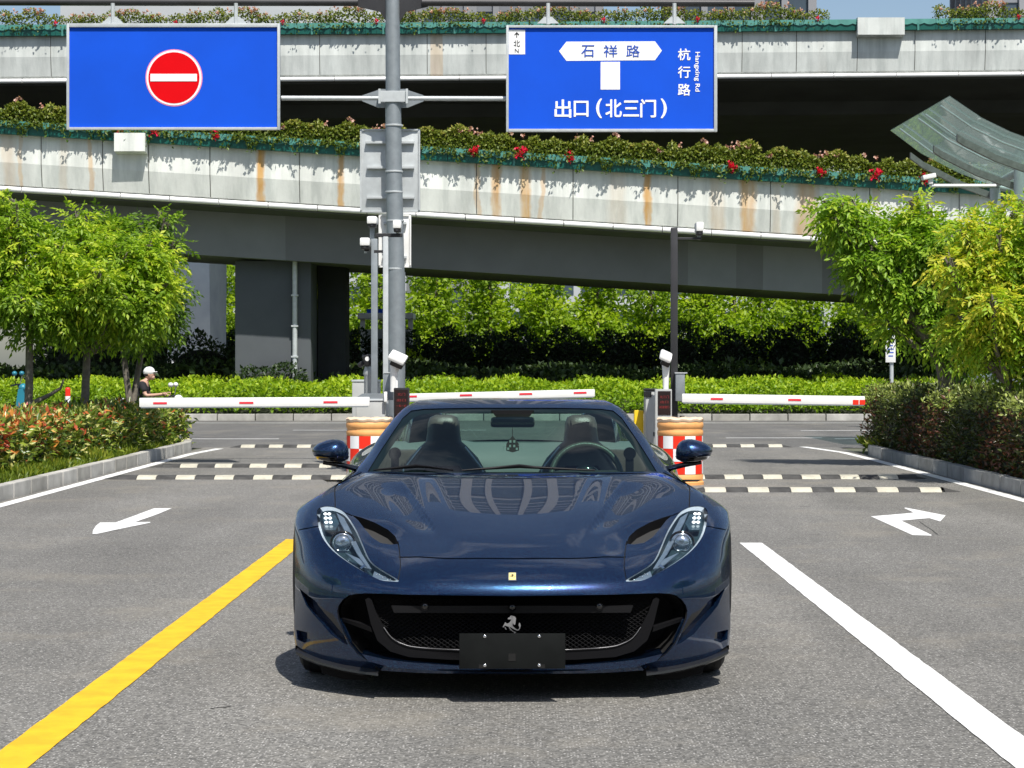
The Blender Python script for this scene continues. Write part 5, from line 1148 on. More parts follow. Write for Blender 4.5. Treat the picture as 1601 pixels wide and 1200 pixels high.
def smooth_poly(pts, closed=True, k=5):
    """Catmull-Rom through the points"""
    n = len(pts); P_ = [np.array(p, float) for p in pts]; out = []
    for i in range(n if closed else n-1):
        p0, p1, p2, p3 = (P_[(i-1) % n] if closed or i > 0 else P_[i]), P_[i], P_[(i+1) % n], (P_[(i+2) % n] if closed or i+2 < n else P_[(i+1) % n])
        for j in range(k):
            t = j/k; out.append(tuple(.5*((2*p1)+(-p0+p2)*t+(2*p0-5*p1+4*p2-p3)*t*t+(-p0+3*p1-3*p2+p3)*t**3)))
    if not closed: out.append(tuple(P_[-1]))
    return out
def band(line, w_):
    """polygon around a polyline in pixels"""
    L = [np.array(p, float) for p in line]; a = []; c = []
    for i, p in enumerate(L):
        t = L[min(i+1, len(L)-1)]-L[max(i-1, 0)]; t /= np.linalg.norm(t); n = np.array([-t[1], t[0]]); a.append(tuple(p+n*w_/2)); c.append(tuple(p-n*w_/2))
    return a+c[::-1]
def cut(S, regions, step, umax, inv_umax=99):
    """triangulate the uv domain with region outlines as constraints; returns uv, tris, region index per tri, uv outlines"""
    us = np.arange(0, umax+1e-6, step); vs_ = np.arange(0, S.nv-1+1e-6, step)
    co = [(float(u), float(v)) for v in vs_ for u in us]; ed = []; outl = []
    for reg in regions:
        o = S.inv(reg, inv_umax); oo = [o[0]]
        for q in o[1:]:
            if abs(q[0]-oo[-1][0])+abs(q[1]-oo[-1][1]) > .004: oo.append(q)
        outl.append(oo); b0 = len(co); co += oo; ed += [(b0+i, b0+(i+1) % len(oo)) for i in range(len(oo))]
    r_ = delaunay_2d_cdt([Vector(c) for c in co], ed, [], 0, 1e-5)
    uv = np.array([tuple(v) for v in r_[0]]); tr = np.array([f[:] for f in r_[2]]); cen = uv[tr].mean(1); lab = np.full(len(tr), -1)
    for k, oo in enumerate(outl): lab[(lab < 0)&pip(cen, oo)] = k
    return uv, tr, lab, outl
def comps(nv_, tr):
    par = list(range(nv_))
    def f(a):
        while par[a] != a: par[a] = par[par[a]]; a = par[a]
        return a
    for a, c, d in tr:
        ra, rc, rd = f(a), f(c), f(d); par[rc] = ra; par[f(d)] = f(a)
    return np.array([f(t[0]) for t in tr])
def surf_obj(name, S, uv, tr, m, parent, both=True, off=0.0, sides=(1, -1), smooth_n=True, pos=None, nrm=None):
    """build one object from triangles; mirrored halves joined when they touch the centre, else one object per side"""
    ids = np.unique(tr); mp_ = -np.ones(len(uv), int); mp_[ids] = np.arange(len(ids)); P0 = S.pos(uv[ids, 0], uv[ids, 1]); N0 = S.norm(uv[ids, 0], uv[ids, 1])
    if off: P0 = P0+N0*off
    T0 = mp_[tr]; cen = uv[ids, 0] < 1e-6; objs = []
    def mk(P_, N_, T_):
        me = bpy.data.meshes.new(name); me.from_pydata(P_.tolist(), [], T_.tolist()); me.polygons.foreach_set('use_smooth', [True]*len(T_)); me.update()
        me.normals_split_custom_set_from_vertices([tuple(n) for n in N_]); return link(name, me, m, parent)
    flip = np.array([-1, 1, 1.]); g0 = T0
    # orient towards normals
    fn = np.cross(P0[T0[:, 1]]-P0[T0[:, 0]], P0[T0[:, 2]]-P0[T0[:, 0]]); bad = (fn*N0[T0[:, 0]]).sum(1) < 0; T0 = T0.copy(); T0[bad] = T0[bad][:, ::-1]
    if both and cen.any():
        P0[cen, 0] = 0; n = len(ids); idx2 = np.arange(n)+n; idx2 = np.where(cen, np.arange(n), idx2)
        Pm = P0*flip; Nm = N0*flip; T2 = idx2[T0][:, ::-1]; Pa = np.concatenate([P0, Pm]); Na = np.concatenate([N0, Nm]); Ta = np.concatenate([T0, T2]); keep = np.unique(Ta); re_ = -np.ones(2*n, int); re_[keep] = np.arange(len(keep))
        objs.append(mk(Pa[keep], Na[keep], re_[Ta]))
    else:
        if 1 in sides: objs.append(mk(P0, N0, T0))
        if both and -1 in sides: objs.append(mk(P0*flip, N0*flip, T0[:, ::-1]))
    return objs
def rimstrip(name, S, outl, d, m, parent, off0=0.0, skipcentre=True, dirv=None, shrink=0.0, both=True):
    """wall running inward from an outline"""
    uv = np.array(outl); p = S.pos(uv[:, 0], uv[:, 1])+S.norm(uv[:, 0], uv[:, 1])*off0; n = S.norm(uv[:, 0], uv[:, 1]); D = -n*d if dirv is None else np.array(dirv)*d
    c = p.mean(0); q = p+D+(c-p)*shrink; b = MB(); k = len(p)
    def addside(f):
        nonlocal b
        base = [tuple(x*f) for x in p]+[tuple(x*f) for x in q]; fs = []
        for i in range(k):
            j = (i+1) % k
            if skipcentre and abs(p[i, 0]) < 1e-4 and abs(p[j, 0]) < 1e-4: continue
            fs.append((i, j, k+j, k+i) if f[0] > 0 else (j, i, k+i, k+j))
        b.add(base, fs)
    addside(np.array([1, 1, 1.]))
    if both and not (np.abs(p[:, 0]) < 1e-4).any(): b.build(name, m, parent, 50); b = MB()
    if both: addside(np.array([-1, 1, 1.]))
    return b.build(name, m, parent, 50)
def X3(x, y, z): return np.array([-x, CY0+y, z])     # left-in-photo side has negative x
# net rows: (px,py,y) for what the photo shows, then two hidden columns down the flank to the wheel arch
rows = [
 [(801,1053.5,.085),(735,1053,.092),(670,1052,.11),(620,1049.5,.145),(575,1046,.20),(535,1040,.28),(500,1030,.37),(476,1018,.46),(463,1008,.53)],
 [(801,1030,.03),(735,1030,.04),(670,1028,.065),(620,1024,.105),(575,1018,.165),(535,1011,.25),(500,1000,.35),(475,990,.46),(461.5,984,.55)],
 [(801,985,.005),(735,984.5,.015),(670,983,.045),(620,980,.085),(575,975,.15),(535,968,.24),(500,958,.35),(475,948,.47),(460.5,942,.58)],
 [(801,932,.0),(735,931.5,.01),(670,930,.04),(625,928,.08),(575,924,.15),(535,918,.24),(500,909,.36),(475,900,.49),(460,895,.62)],
 [(801,902,.06),(735,902,.07),(670,901,.10),(625,899,.145),(575,893,.215),(535,884,.31),(500,872,.43),(475,862,.56),(460,857,.70)],
 [(801,871,.20),(735,871,.21),(670,871,.24),(625,870,.28),(575,862,.34),(535,850,.43),(500,836,.54),(475,827,.66),(460.5,824,.78)],
 [(801,840,.43),(735,840,.44),(670,840,.465),(622,838,.505),(575,830,.555),(538,819,.62),(506,809,.70),(482,803,.78),(465.5,804,.87)],
 [(801,806,.73),(735,805.5,.735),(672,804,.75),(625,801,.775),(582,795.5,.805),(547,789,.84),(517,784.5,.88),(496,782.5,.92),(480,786,.96)],
 [(801,776,1.06),(738,775.5,1.06),(678,774,1.07),(634,771.5,1.08),(597,768,1.09),(567,764.5,1.10),(542,762,1.10),(521,762.5,1.105),(504,770,1.11)],
 [(801,753,1.34),(740,752.5,1.34),(686,752,1.34),(645,750.5,1.335),(612,749,1.33),(585,747.5,1.32),(563,747,1.31),(545,748.5,1.30),(530,755,1.30)],
 [(801,740.5,1.53),(742,740.5,1.525),(692,740.5,1.515),(655,740.3,1.50),(625,740,1.49),(600,739.7,1.48),(580,739,1.475),(565,738,1.47),(553,740,1.465)]]
hid = [[(.992,.585,.15),(.985,.63,.15)],[(1.0,.58,.25),(.99,.60,.25)],[(.995,.585,.36),(.995,.59,.35)],[(.998,.61,.49),(.992,.61,.475)],[(1.005,.69,.60),(1.0,.665,.575)],
 [(1.012,.765,.675),(1.005,.745,.655)],[(1.02,.86,.735),(1.01,.84,.712)],[(1.025,.965,.765),(1.02,.965,.738)],[(1.005,1.13,.765),(1.01,1.13,.705)],[(.98,1.28,.75),(1.0,1.25,.62)],[(.96,1.44,.72),(.98,1.34,.48)]]
T_ = np.array([[Cq(*q) for q in r_]+[X3(*h) for h in hd] for r_, hd in zip(rows, hid)])
def sst(a, c, x): t = np.clip((x-a)/(c-a), 0, 1); return t*t*(3-2*t)
def hood_disp(px, py):
    px = np.where(px > CX, 2*CX-px, px); d = np.zeros_like(px)
    # raised centre of the bonnet with a soft shoulder, fading into the nose
    xe = 652+(py-745)*.42; f = sst(872, 835, py)*sst(738, 752, py)
    d += .010*sst(xe-12, xe+34, px)*f
    # scallop beside the shoulder ending in a crisp edge
    fs = sst(748, 772, py)*sst(838, 806, py); xc = 646+(py-781)*.70
    d -= .017*fs*sst(xc-62, xc-8, px)*sst(xc+3.5, xc-2.5, px)
    # hollow running forward from the headlight duct
    d -= .010*sst(560, 600, px)*sst(660, 625, px)*sst(812, 845, py)*sst(905, 872, py)*.6
    # shoulder crease of the lower bumper beside the intake
    return d
S1 = Surf(T_, True, 3, hood_disp)
HL = smooth_poly([(496,798),(504,792),(515,791.2),(526,793.5),(538,800),(547,811),(558,829),(567,849.5),(576,870),(585,881),(603,893.5),(624,907.5),(610,908.2),(594,906),(572,895),(545,879),(520,860),(504,839),(497,817)], True, 3)
HV = dens([(550,804.5),(566,809),(585,816),(607,827),(618,836.5),(623,848),(611,849),(595,846.5),(582,839),(570,826),(560,813)], 3.5)
MO = dens([(801,931.5),(740,930.8),(680,929.8),(630,929),(590,927.5),(571,927),(555,928),(545,930.5),(536,937),(529.5,946),(527.2,955),(529,967),(537,988),(546,1006),(558,1021),(574,1032),(600,1040),(630,1044.5),(680,1048),(740,1049.5),(801,1050)], 4.5)
SV = dens([(468,919),(476,926),(492,938),(508,953),(521,960),(529,973),(540,997),(544,1008),(537,1005),(517,991),(503,974),(490,960),(479,946)], 3.5)
OV = dens([(463.5,984),(472,986),(484,989),(485.5,1001),(476,1004.5),(464.5,999)], 3)
G1 = band(smooth_poly([(801,873.2),(760,872.6),(702,872.8),(660,870.5),(623.5,868.6)], False, 4), 1.7)
G2 = band(dens([(625.4,873),(624.6,860),(622.0,844)], 3, False), 1.5)
G3 = band(smooth_poly([(570,734),(567,737.5),(545,748),(526,759),(523.6,770),(524,781),(524.3,797)], False, 5), 1.6)
G4 = band([(533,799.5),(543,802.5),(551,806)], 1.5)
G5 = band([(467,828.2),(482,825.4),(500,822.2)], 1.4)
G6 = band([(625.5,869.5),(626,885),(622.5,907)], 1.3)
regs = [HL, HV, MO, SV, OV, G1, G2, G3, G4, G5, G6]
uv, tr, lab, outl = cut(S1, regs, .085, 10, 8.0)
keep = tr[lab < 0]; cp = comps(len(uv), keep)
cen_px = proj(S1.base(uv[keep].mean(1)[:, 0], uv[keep].mean(1)[:, 1]))
def comp_at(x, y): k = np.argmin((cen_px[:, 0]-x)**2+(cen_px[:, 1]-y)**2); return cp[k]
done = set()
for nm, x, y in (('bonnet', 740, 820), ('front_bumper', 500, 900), ('fender', 500, 776)):
    c = comp_at(x, y)
    if c in done: continue
    done.add(c); surf_obj(nm, S1, uv, keep[cp == c], M_paint, car)
rest = [c for c in np.unique(cp) if c not in done]
for c in rest:
    k = (cp == c)
    if k.sum() > 25: surf_obj('body_panel', S1, uv, keep[k], M_paint, car)
surf_obj('under_shell', S1, uv, tr[(lab < 0)|(lab >= 5)], M_void, car, off=-.007)
# headlights
lens = surf_obj('headlight', S1, uv, tr[lab == 0], M_lens, car, off=-.002)
for i, (lo, sd) in enumerate(zip(lens, (1, -1))):
    f = np.array([sd, 1, 1.])
    def onS(pts, off):
        q = np.array(S1.inv(pts)); return (S1.pos(q[:, 0], q[:, 1])+S1.norm(q[:, 0], q[:, 1])*off)*f
    HLc = HL; cx_, cy_ = 552, 850
    rim0 = onS(HLc, -.002); rim1 = onS([(x+(cx_-x)*.075, y+(cy_-y)*.06) for x, y in HLc], -.010); rim2 = onS([(x+(cx_-x)*.09, y+(cy_-y)*.07) for x, y in HLc], -.05)
    b = MB(); b.grid([[tuple(p) for p in r_]+[tuple(r_[0])] for r_ in (rim0, rim1)]); b.build('silver_surround', M_sur, lo, 60)
    b = MB(); b.grid([[tuple(p) for p in r_]+[tuple(r_[0])] for r_ in (rim1, rim2)]); b.add([tuple(p) for p in rim2], [list(range(len(rim2)))]); 
    b.build('bowl', M_hlbowl, lo, 40)
    # inner sculpted blades
    for pts, o0, mm, nm in (([(526,797),(538,805),(549,826),(566,862),(580,885),(574,884),(558,862),(543,832),(532,812)], -.014, M_hlsil, 'inner_blade'), ([(538,858),(562,868),(578,886),(560,877)], -.02, M_hlsil, 'reflector'), ([(584,887),(600,896),(617,905.5),(600,904),(580,897.5)], -.018, M_hlsil, 'indicator_strip'), ([(503,800),(523,797),(530,812),(524,822),(507,822)], -.02, M_hlbowl, 'led_carrier'), ([(561,884),(568,878.5),(571,880),(564,886)], -.012, M_chrome, 'bright_clip')):
        q = onS(dens(pts, 5), o0); b = MB(); q2 = onS(dens(pts, 5), o0-.008); n_ = len(q)
        b.add([tuple(p) for p in q]+[tuple(p) for p in q2], [list(range(n_))]+[(k, (k+1) % n_, n_+(k+1) % n_, n_+k) for k in range(n_)]); b.build(nm, mm, lo, 30)
    for ly, lx in ((800, (508.5, 514.5)), (806.5, (509, 516)), (813, (510, 517))):
        for x_ in lx:
            c = onS([(x_, ly)], -.010)[0]; b = MB(); b.ell(c, (.0085, .004, .0062), 10, 6); b.build('led', M_drl, lo, 60)
    c = onS([(535, 842)], -.020)[0]; b = MB(); b.ell(c, (.036, .022, .036), 24, 14); b.build('projector', M_proj, lo, 60)
    b = MB(); ring = []
    for k in range(29):
        a = 2*math.pi*k/28; rr = .041; ring.append((c[0]+rr*math.cos(a), c[1]-.006, c[2]+max(rr*math.sin(a), -.034)))
    b.tube(ring, .0032, 6, False); b.build('projector_ring', M_chrome, lo, 60)
    b = MB(); ring = [(c[0]+.05*math.cos(a)*1.1, c[1]+.004, c[2]+.05*math.sin(a)) for a in [math.pi*k/12*1.3-.3 for k in range(13)]]; b.tube(ring, .006, 6); b.build('projector_shroud', M_gloss, lo, 60)
    for k in range(6):
        c2 = onS([(588+(k//2)*8.5+(k % 2)*4.0, 893.5+(k//2)*4.6-(k % 2)*.4)], -.016)[0]; b = MB(); b.ell(c2, (.0048, .003, .0042), 8, 5); b.build('indicator_led', M_chrome, lo, 60)
# ducts, channels, mouth
rimstrip('duct_wall', S1, outl[1], .05, M_satin, car, shrink=.05)
surf_obj('duct_floor', S1, uv, tr[lab == 1], mat('duct_floor_plastic', (.03, .03, .03), .6), car, off=-.045)
rimstrip('channel_wall', S1, outl[3], .035, M_paint, car, shrink=.03)
surf_obj('channel_floor', S1, uv, tr[lab == 3], M_gloss, car, off=-.032)
rimstrip('corner_vent_wall', S1, outl[4], .03, M_paint, car, shrink=.05)
surf_obj('corner_vent_floor', S1, uv, tr[lab == 4], M_gloss, car, off=-.028)
rimstrip('intake_lip', S1, outl[2], .045, M_paint, car, dirv=(0, 1, 0), shrink=.015)
q = np.array(outl[2]); p0 = S1.pos(q[:, 0], q[:, 1]); c0 = np.array([0, 0, p0[:, 2].mean()])
b = MB()
for sd in (1, -1):
    A_ = [tuple((p*[1, 1, 1]+[0, .045, 0]+([0, p[1], c0[2]]-p)*.015*np.array([1, 0, 1]))*[sd, 1, 1]) for p in p0]; Bq = [tuple((np.array([p[0]*.93, CY0+.42, c0[2]+(p[2]-c0[2])*.86]))*[sd, 1, 1]) for p in p0]
    b.grid([A_, Bq]); b.add(Bq, [list(range(len(Bq)))])
b.build('intake_cavity', M_void, car)
def plate(name, pts, y, th, m, parent=car, sym=True, smooth=None, yf=None):
    """solid piece with a front outline in pixels at depth y (or yf(px,py))"""
    sides = (1, -1) if sym else (1,); out = []
    b = MB()
    for sd in sides:
        P_ = [Cq(a, c, yf(a, c) if yf else y)*np.array([sd, 1, 1]) for a, c in pts]; b.poly([tuple(p) for p in P_], (0, th, 0))
    return b.build(name, m, parent, smooth)
# mesh grille of staggered hexagons, real holes
mesh_poly = [(580,934),(588,958),(598,977),(611,995),(626,1005),(650,1011),(715,1015),(801,1016),(887,1015),(952,1011),(976,1005),(991,995),(1004,977),(1014,958),(1022,934)]
b = MB(); yg = .115; pxp, pyp = 9.6, 6.4; j = 0; Y = CY0+yg
hexs = []
yy = 938
while yy < 1016:
    xx = 575+(pxp/2 if j % 2 else 0)
    while xx < 1027: hexs.append((xx, yy)); xx += pxp
    yy += pyp*.5*1.0+.0; j += 1
hx = np.array(hexs); ins = pip(hx, mesh_poly)
for (x_, y_), k in zip(hexs, ins):
    if not k: continue
    o4 = [(4.8, 0), (0, 3.2), (-4.8, 0), (0, -3.2)]; dy_ = abs(x_-801)/220*.06+yg
    ring0 = [Cq(x_+a, y_+c, dy_) for a, c in o4]; ring1 = [Cq(x_+a*.72, y_+c*.66, dy_+.002) for a, c in o4]; ring2 = [Cq(x_+a*.72, y_+c*.66, dy_+.012) for a, c in o4]
    b.add([tuple(p) for p in ring0+ring1+ring2], [(i, (i+1) % 4, 4+(i+1) % 4, 4+i) for i in range(4)]+[(4+i, 4+(i+1) % 4, 8+(i+1) % 4, 8+i) for i in range(4)])
me = bpy.data.meshes.new('mesh_grille'); me.from_pydata(b.v, [], b.f); o = link('mesh_grille', me, M_fin, car); o['kind'] = 'stuff'
yfin = lambda a, c: .095+abs(min(a, 1602-a)-801)/220*.06
plate('grille_frame', dens([(571,937),(576,934),(581,937),(588,957),(598,976),(612,995),(628,1005),(652,1011),(715,1015),(801,1016.5),(801,1033),(700,1031),(640,1027),(610,1018),(590,1001),(580,975)], 8), 0, .05, M_fin, smooth=35, yf=yfin)
b = MB()
for sd in (1, -1): b.tube([tuple(Cq(a, c, yfin(a, c)-.006)*np.array([sd, 1, 1])) for a, c in smooth_poly([(600,980),(612,996),(628,1005.5),(652,1011.5),(715,1015.5),(801,1017)], False, 4)], .0017, 6)
b.build('bright_trim', M_trim, car, 60)
for sd in (1, -1):
    b = MB(); b.poly([tuple(Cq(a, c, d)*np.array([sd, 1, 1])) for a, c, d in ((535,966,.27),(537,971.5,.27),(582,988,.16),(580,980,.16))], (0, .03, .004)); b.build('side_fin', M_fin, car)
plate('radar_bar', [(612,947),(616,957.5),(801,958.5),(801,946.5)], .09, .03, M_satin)
for px, py, nm in ((664.5, 948, 'parking_sensor'), (937.5, 948, 'parking_sensor'), (801, 949.5, 'front_camera')):
    c = Cq(px, py, .078); b = MB(); b.lathe(c, [(0, 0), (.011, 0), (.0145, .004), (.0145, .02)], 18, 'Y', False); o = b.build(nm, M_gloss, car, 50)
    b = MB(); b.lathe(c, [(.014, -.0005), (.0165, -.001), (.017, .004)], 18, 'Y', False); b.build('sensor_ring', M_fin, o, 60)
# inner shelf of the lower intake
plate('intake_shelf', [(566,1022),(600,1030),(640,1035),(709,1040),(801,1041),(801,1052),(700,1050),(610,1043),(575,1033)], .10, .2, M_paint)
# prancing horse emblem
hs = lambda L: [(760+x/17.14, 930+y/17.14) for x, y in L]
horse = [(580,625),(600,605),(640,595),(640,565),(680,550),(730,565),(775,580),(800,620),(795,690),(780,790),(745,795),(722,745),(708,800),(722,840),(760,878),(800,908),(840,930),(876,915),(893,880),(868,800),(888,738),(915,765),(930,830),(912,890),(880,942),(830,955),(760,925),(690,885),(635,850),(590,845),(500,815),(482,850),(462,868),(445,850),(480,790),(510,725),(560,768),(620,745),(660,690),(672,650),(590,650)]
b = MB()
for L in (horse, [(600,850),(620,852),(660,905),(745,982),(730,995),(650,935)], [(497,855),(515,862),(548,918),(530,932),(505,890)], [(740,975),(805,1000),(770,1028),(752,1018)]):
    b.poly([tuple(Cq(x, y, .055)) for x, y in hs(L)], (0, .006, 0))
b.build('horse_emblem', M_chromeb, car)
# yellow badge on the nose
q = np.array(S1.inv([(801, 902)])); nb = S1.norm(q[:, 0], q[:, 1])[0]; nb[0] = 0; pb = S1.pos(q[:, 0], q[:, 1])[0]; pb[0] = 0
rotb = Vector((0, -1, 0)).rotation_difference(Vector(nb)).to_matrix(); pb = Vector(pb)
b = MB(); b.box(pb+Vector(nb)*.002, (.036, .005, .052), .0015, rotb); bd = b.build('badge', M_chrome, car, 40)
b = MB(); b.box(pb+Vector(nb)*.0048, (.030, .002, .046), 0, rotb); b.build('yellow_field', mat('badge_yellow', (.85, .70, .25), .3, var=0, coat=.5), bd)
b = MB(); hp = [rotb@Vector(((x-800.0)*.0009, 0, -(y-976)*.0009))+pb+Vector(nb)*.0062 for x, y in [(760+a/17.14*1.0, 930+c/17.14) for a, c in horse]]
b.poly(hp, rotb@Vector((0, -.0006, 0))); b.build('badge_horse', M_gloss, bd)
# blank black number plate holder
zt, zb = 990.5, 1045.5; yp = -.035; A_ = Cq(718, zt, yp); B_ = Cq(884, zb, yp)
b = MB(); cpl = Vector(((A_[0]+B_[0])/2, CY0+yp+.01, (A_[2]+B_[2])/2)); b.box(cpl, (B_[0]-A_[0], .012, A_[2]-B_[2]), .003); pl = b.build('plate_holder', mat('black_plate_film', (.008, .009, .009), .62, 0, var=.2, vscale=10, spec=.1), car, 40)
for px, py in ((758, 994.5), (843, 994.5), (758, 1040), (843, 1040)):
    c = Cq(px, py, yp+.004); b = MB(); b.lathe(c, [(0, -.005), (.0035, -.005), (.0065, -.003), (.0075, .001)], 14, 'Y', False); b.build('screw', M_chrome, pl, 40)
for px, py, w_, h_ in ((800.5, 1027.5, .031, .032), (752.5, 1041.5, .022, .016), (848, 1041.5, .022, .016)):
    c = Cq(px, py, yp+.0035); b = MB(); b.box(c, (w_, .003, h_)); b.build('slot', M_void, pl)
b = MB(); b.box(cpl+Vector((0, .045, 0)), (.2, .09, .06)); b.build('plate_bracket', M_satin, car)
# splitters, belly, tyres
for sd in (1, -1):
    top = [(464,1015,.50),(478,1023,.43),(500,1032,.35),(535,1041,.26),(565,1046.5,.19),(592,1050,.13)]
    b = MB(); ra = []; 
    for k, (a, c, d) in enumerate(top):
        f = 1-abs(k/5-.4)*.3; o_ = Cq(a, c, d)*np.array([sd, 1, 1]); t_ = .022 if k < 5 else .008
        ra.append([tuple(o_+np.array([0, .10, .012])), tuple(o_+np.array([0, 0, .004])), tuple(o_+np.array([0, -.035, -.002])), tuple(o_+np.array([0, -.037, -.012])), tuple(o_+np.array([0, -.01, -t_])), tuple(o_+np.array([0, .12, -t_]))])
    b.grid(ra); b.build('splitter_blade', M_carbon, car, 30)
    b = MB(); b.poly([tuple(Cq(a, c, .33)*np.array([sd, 1, 1])) for a, c in ((500,1040),(530,1048),(580,1056),(572,1063),(540,1062),(504,1052))], (0, .02, 0)); b.build('tyre_deflector', M_fin, car)
b = MB(); b.box((0, CY0+2.45, .135), (1.74, 4.0, .03)); b.box((0, CY0+.42, .135), (1.2, .5, .03)); b.build('floor_pan', M_satin, car)
def wheel(x, y, r_, w_, sd):
    c = Vector((x, CY0+y, r_)); b = MB(); h = w_/2
    b.lathe(c, [(r_*.72, -h*.9), (r_*.9, -h), (r_*.975, -h*.86), (r_, -h*.6), (r_, h*.6), (r_*.975, h*.86), (r_*.9, h), (r_*.72, h*.9)], 48, 'X', False); wh = b.build('wheel', M_tyre, car, 40)
    b = MB(); 
    for k in range(4): b.lathe(c+Vector(((k-1.5)*w_*.2, 0, 0)), [(r_+.0005, -.004), (r_-.006, -.002), (r_-.006, .002), (r_+.0005, .004)], 48, 'X', False)
    b.build('tread_groove', M_void, wh)
    b = MB(); xo = sd*h*.75; b.lathe(c, [(r_*.74, -h*.9), (r_*.72, -h*.5), (r_*.70, 0), (r_*.72, h*.5), (r_*.74, h*.9)], 48, 'X', False)
    for k in range(10):
        a = 2*math.pi*k/10; p0 = c+Vector((xo, math.cos(a)*r_*.15, math.sin(a)*r_*.15)); p1 = c+Vector((xo*1.05, math.cos(a+.1)*r_*.72, math.sin(a+.1)*r_*.72)); b.tube([p0, p1], [.02, .014], 6)
    b.lathe(c+Vector((xo, 0, 0)), [(0, -.03), (r_*.17, -.03), (r_*.17, .03), (0, .03)], 20, 'X', False); b.build('rim', M_fin, wh, 40)
    b = MB(); b.lathe(c, [(.08, -.01), (r_*.56, -.01), (r_*.56, .01), (.08, .01)], 32, 'X'); b.build('brake_disc', M_steel, wh, 40)
for sd in (-1, 1):
    wheel(sd*.865, .97, .35, .265, sd); wheel(sd*.85, 3.69, .36, .31, sd)
    for yc in (.97, 3.69):
        b = MB(); rr = [[(sd*xw, CY0+yc+.395*math.cos(a), .35+.395*math.sin(a)) for a in [math.pi*k/16-.35 for k in range(21)]] for xw in (.95, .66)]; b.grid(rr); b.add(rr[1], [list(range(21))])
        b.build('wheel_arch_liner', M_void, car)
# flanks from the front arch to the tail
ys = [1.36, 1.7, 2.2, 2.8, 3.3, 3.69, 4.1, 4.42, 4.6]
cx = {'b': [.80,.81,.80,.79,.82,.84,.80,.74,.66], 's': [.93,.93,.92,.93,.965,.985,.95,.88,.78], 'm': [.975,.965,.935,.95,.99,1.01,.99,.92,.82], 'l': [.975,.95,.93,.94,.98,1.0,.98,.9,.8], 'k': [.93,.95,.955,.955,.97,.98,.96,.88,.78]}
cz = {'b': [.915,.925,.935,.955,.985,.985,.96,.93,.90], 's': [.80,.80,.80,.82,.86,.87,.85,.83,.80], 'm': [.60]*9, 'l': [.36]*9, 'k': [.15,.15,.14,.14,.15,.17,.2,.24,.27]}
T2 = np.array([[[-cx[c][i], CY0+ys[i], cz[c][i]] for c in 'bsmlk'] for i in range(9)]); S2 = Surf(T2, False, 2)
g = .1; vv = np.arange(0, 8+1e-6, g); uu = np.arange(0, 4+1e-6, g); UU, VV = np.meshgrid(uu, vv); PP = S2.pos(UU.ravel(), VV.ravel()).reshape(len(vv), len(uu), 3); NN_ = -S2.norm(UU.ravel(), VV.ravel()).reshape(PP.shape)
for yc in (.97, 3.69):   # wheel openings: pull the nearest skin points onto the arch circle
    dy_ = PP[..., 1]-CY0-yc; dz_ = PP[..., 2]-.35; r_ = np.hypot(dy_, dz_); k_ = (r_ > .345)&(r_ < .455); f_ = np.where(k_, .40/np.maximum(r_, 1e-6), 1)
    PP[..., 1] = CY0+yc+dy_*f_; PP[..., 2] = .35+dz_*f_
def arch(p): 
    y = p[1]-CY0; z = p[2]-.35; return min((y-.97)**2+z*z, (y-3.69)**2+z*z) < .385**2
for nm, i0, i1 in (('front_quarter', 0, 10), ('door', 10, 31), ('rear_quarter', 31, 80)):
    for sd in (1, -1):
        vs = []; fs = []; ns = []; ii = {}
        for i in range(i0, i1+1):
            for j in range(len(uu)):
                p = PP[i, j]*[sd, 1, 1]; 
                if i in (i0, i1) and nm == 'door': p = p*1.0; p[1] += .0025 if i == i0 else -.0025
                ii[i, j] = len(vs); vs.append(tuple(p)); n = NN_[i, j]*[sd, 1, 1]; n = n if n[0]*p[0] > 0 else -n; ns.append(tuple(n))
        for i in range(i0, i1):
            for j in range(len(uu)-1):
                if arch(PP[i:i+2, j:j+2].mean((0, 1))): continue
                q = (ii[i, j], ii[i, j+1], ii[i+1, j+1], ii[i+1, j]); fs.append(q[::-1] if sd > 0 else q)
        me = bpy.data.meshes.new(nm); me.from_pydata(vs, [], fs); me.polygons.foreach_set('use_smooth', [True]*len(fs)); me.normals_split_custom_set_from_vertices(ns); o = link(nm, me, M_paint, car)
        if nm == 'door':
            b = MB(); b.box((sd*.955, CY0+2.55, .74), (.02, .17, .02), .006); b.build('handle', M_gloss, o, 40)
# tail and rear deck
b = MB(); rws = []
for y_, zc, hb in ((2.98, 1.03, 0), (3.2, 1.02, 0), (3.6, 1.0, 0), (4.1, .97, 0), (4.42, .945, 0), (4.6, .915, 0)):
    xb = np.interp(y_, ys, cx['b']); zb_ = np.interp(y_, ys, cz['b']); row = []
    for k in range(25):
        f = -1+2*k/24; x = f*xb; z = zb_+(zc-zb_)*(1-f*f)
        but = 0
        row.append((x, CY0+y_, z+but))
    rws.append(row)
b.grid(rws); b.build('rear_deck', M_paint, car, 60)
b = MB(); tl_ = [(4.6, .915, .66), (4.63, .80, .78), (4.60, .55, .81), (4.52, .27, .79)]; rws = [[(x_*f, CY0+y_-.10*f*f, z_) for f in np.linspace(-1, 1, 17)] for y_, z_, x_ in tl_]
b.grid(rws); b.build('rear_bumper', M_paint, car, 60)
for sd in (-1, 1):
    for k in range(2): 
        b = MB(); b.lathe((sd*(.50+.14*k), CY0+4.53, .72), [(0, .07), (.05, .075), (.058, .06), (.058, 0)], 20, 'Y', False); b.build('tail_lamp', M_red, car, 50)
        b = MB(); b.lathe((sd*(.52+.11*k), CY0+4.45, .30), [(.035, .12), (.042, .12), (.042, 0), (.035, 0)], 20, 'Y', False); b.build('exhaust_pipe', M_chromeb, car, 50)
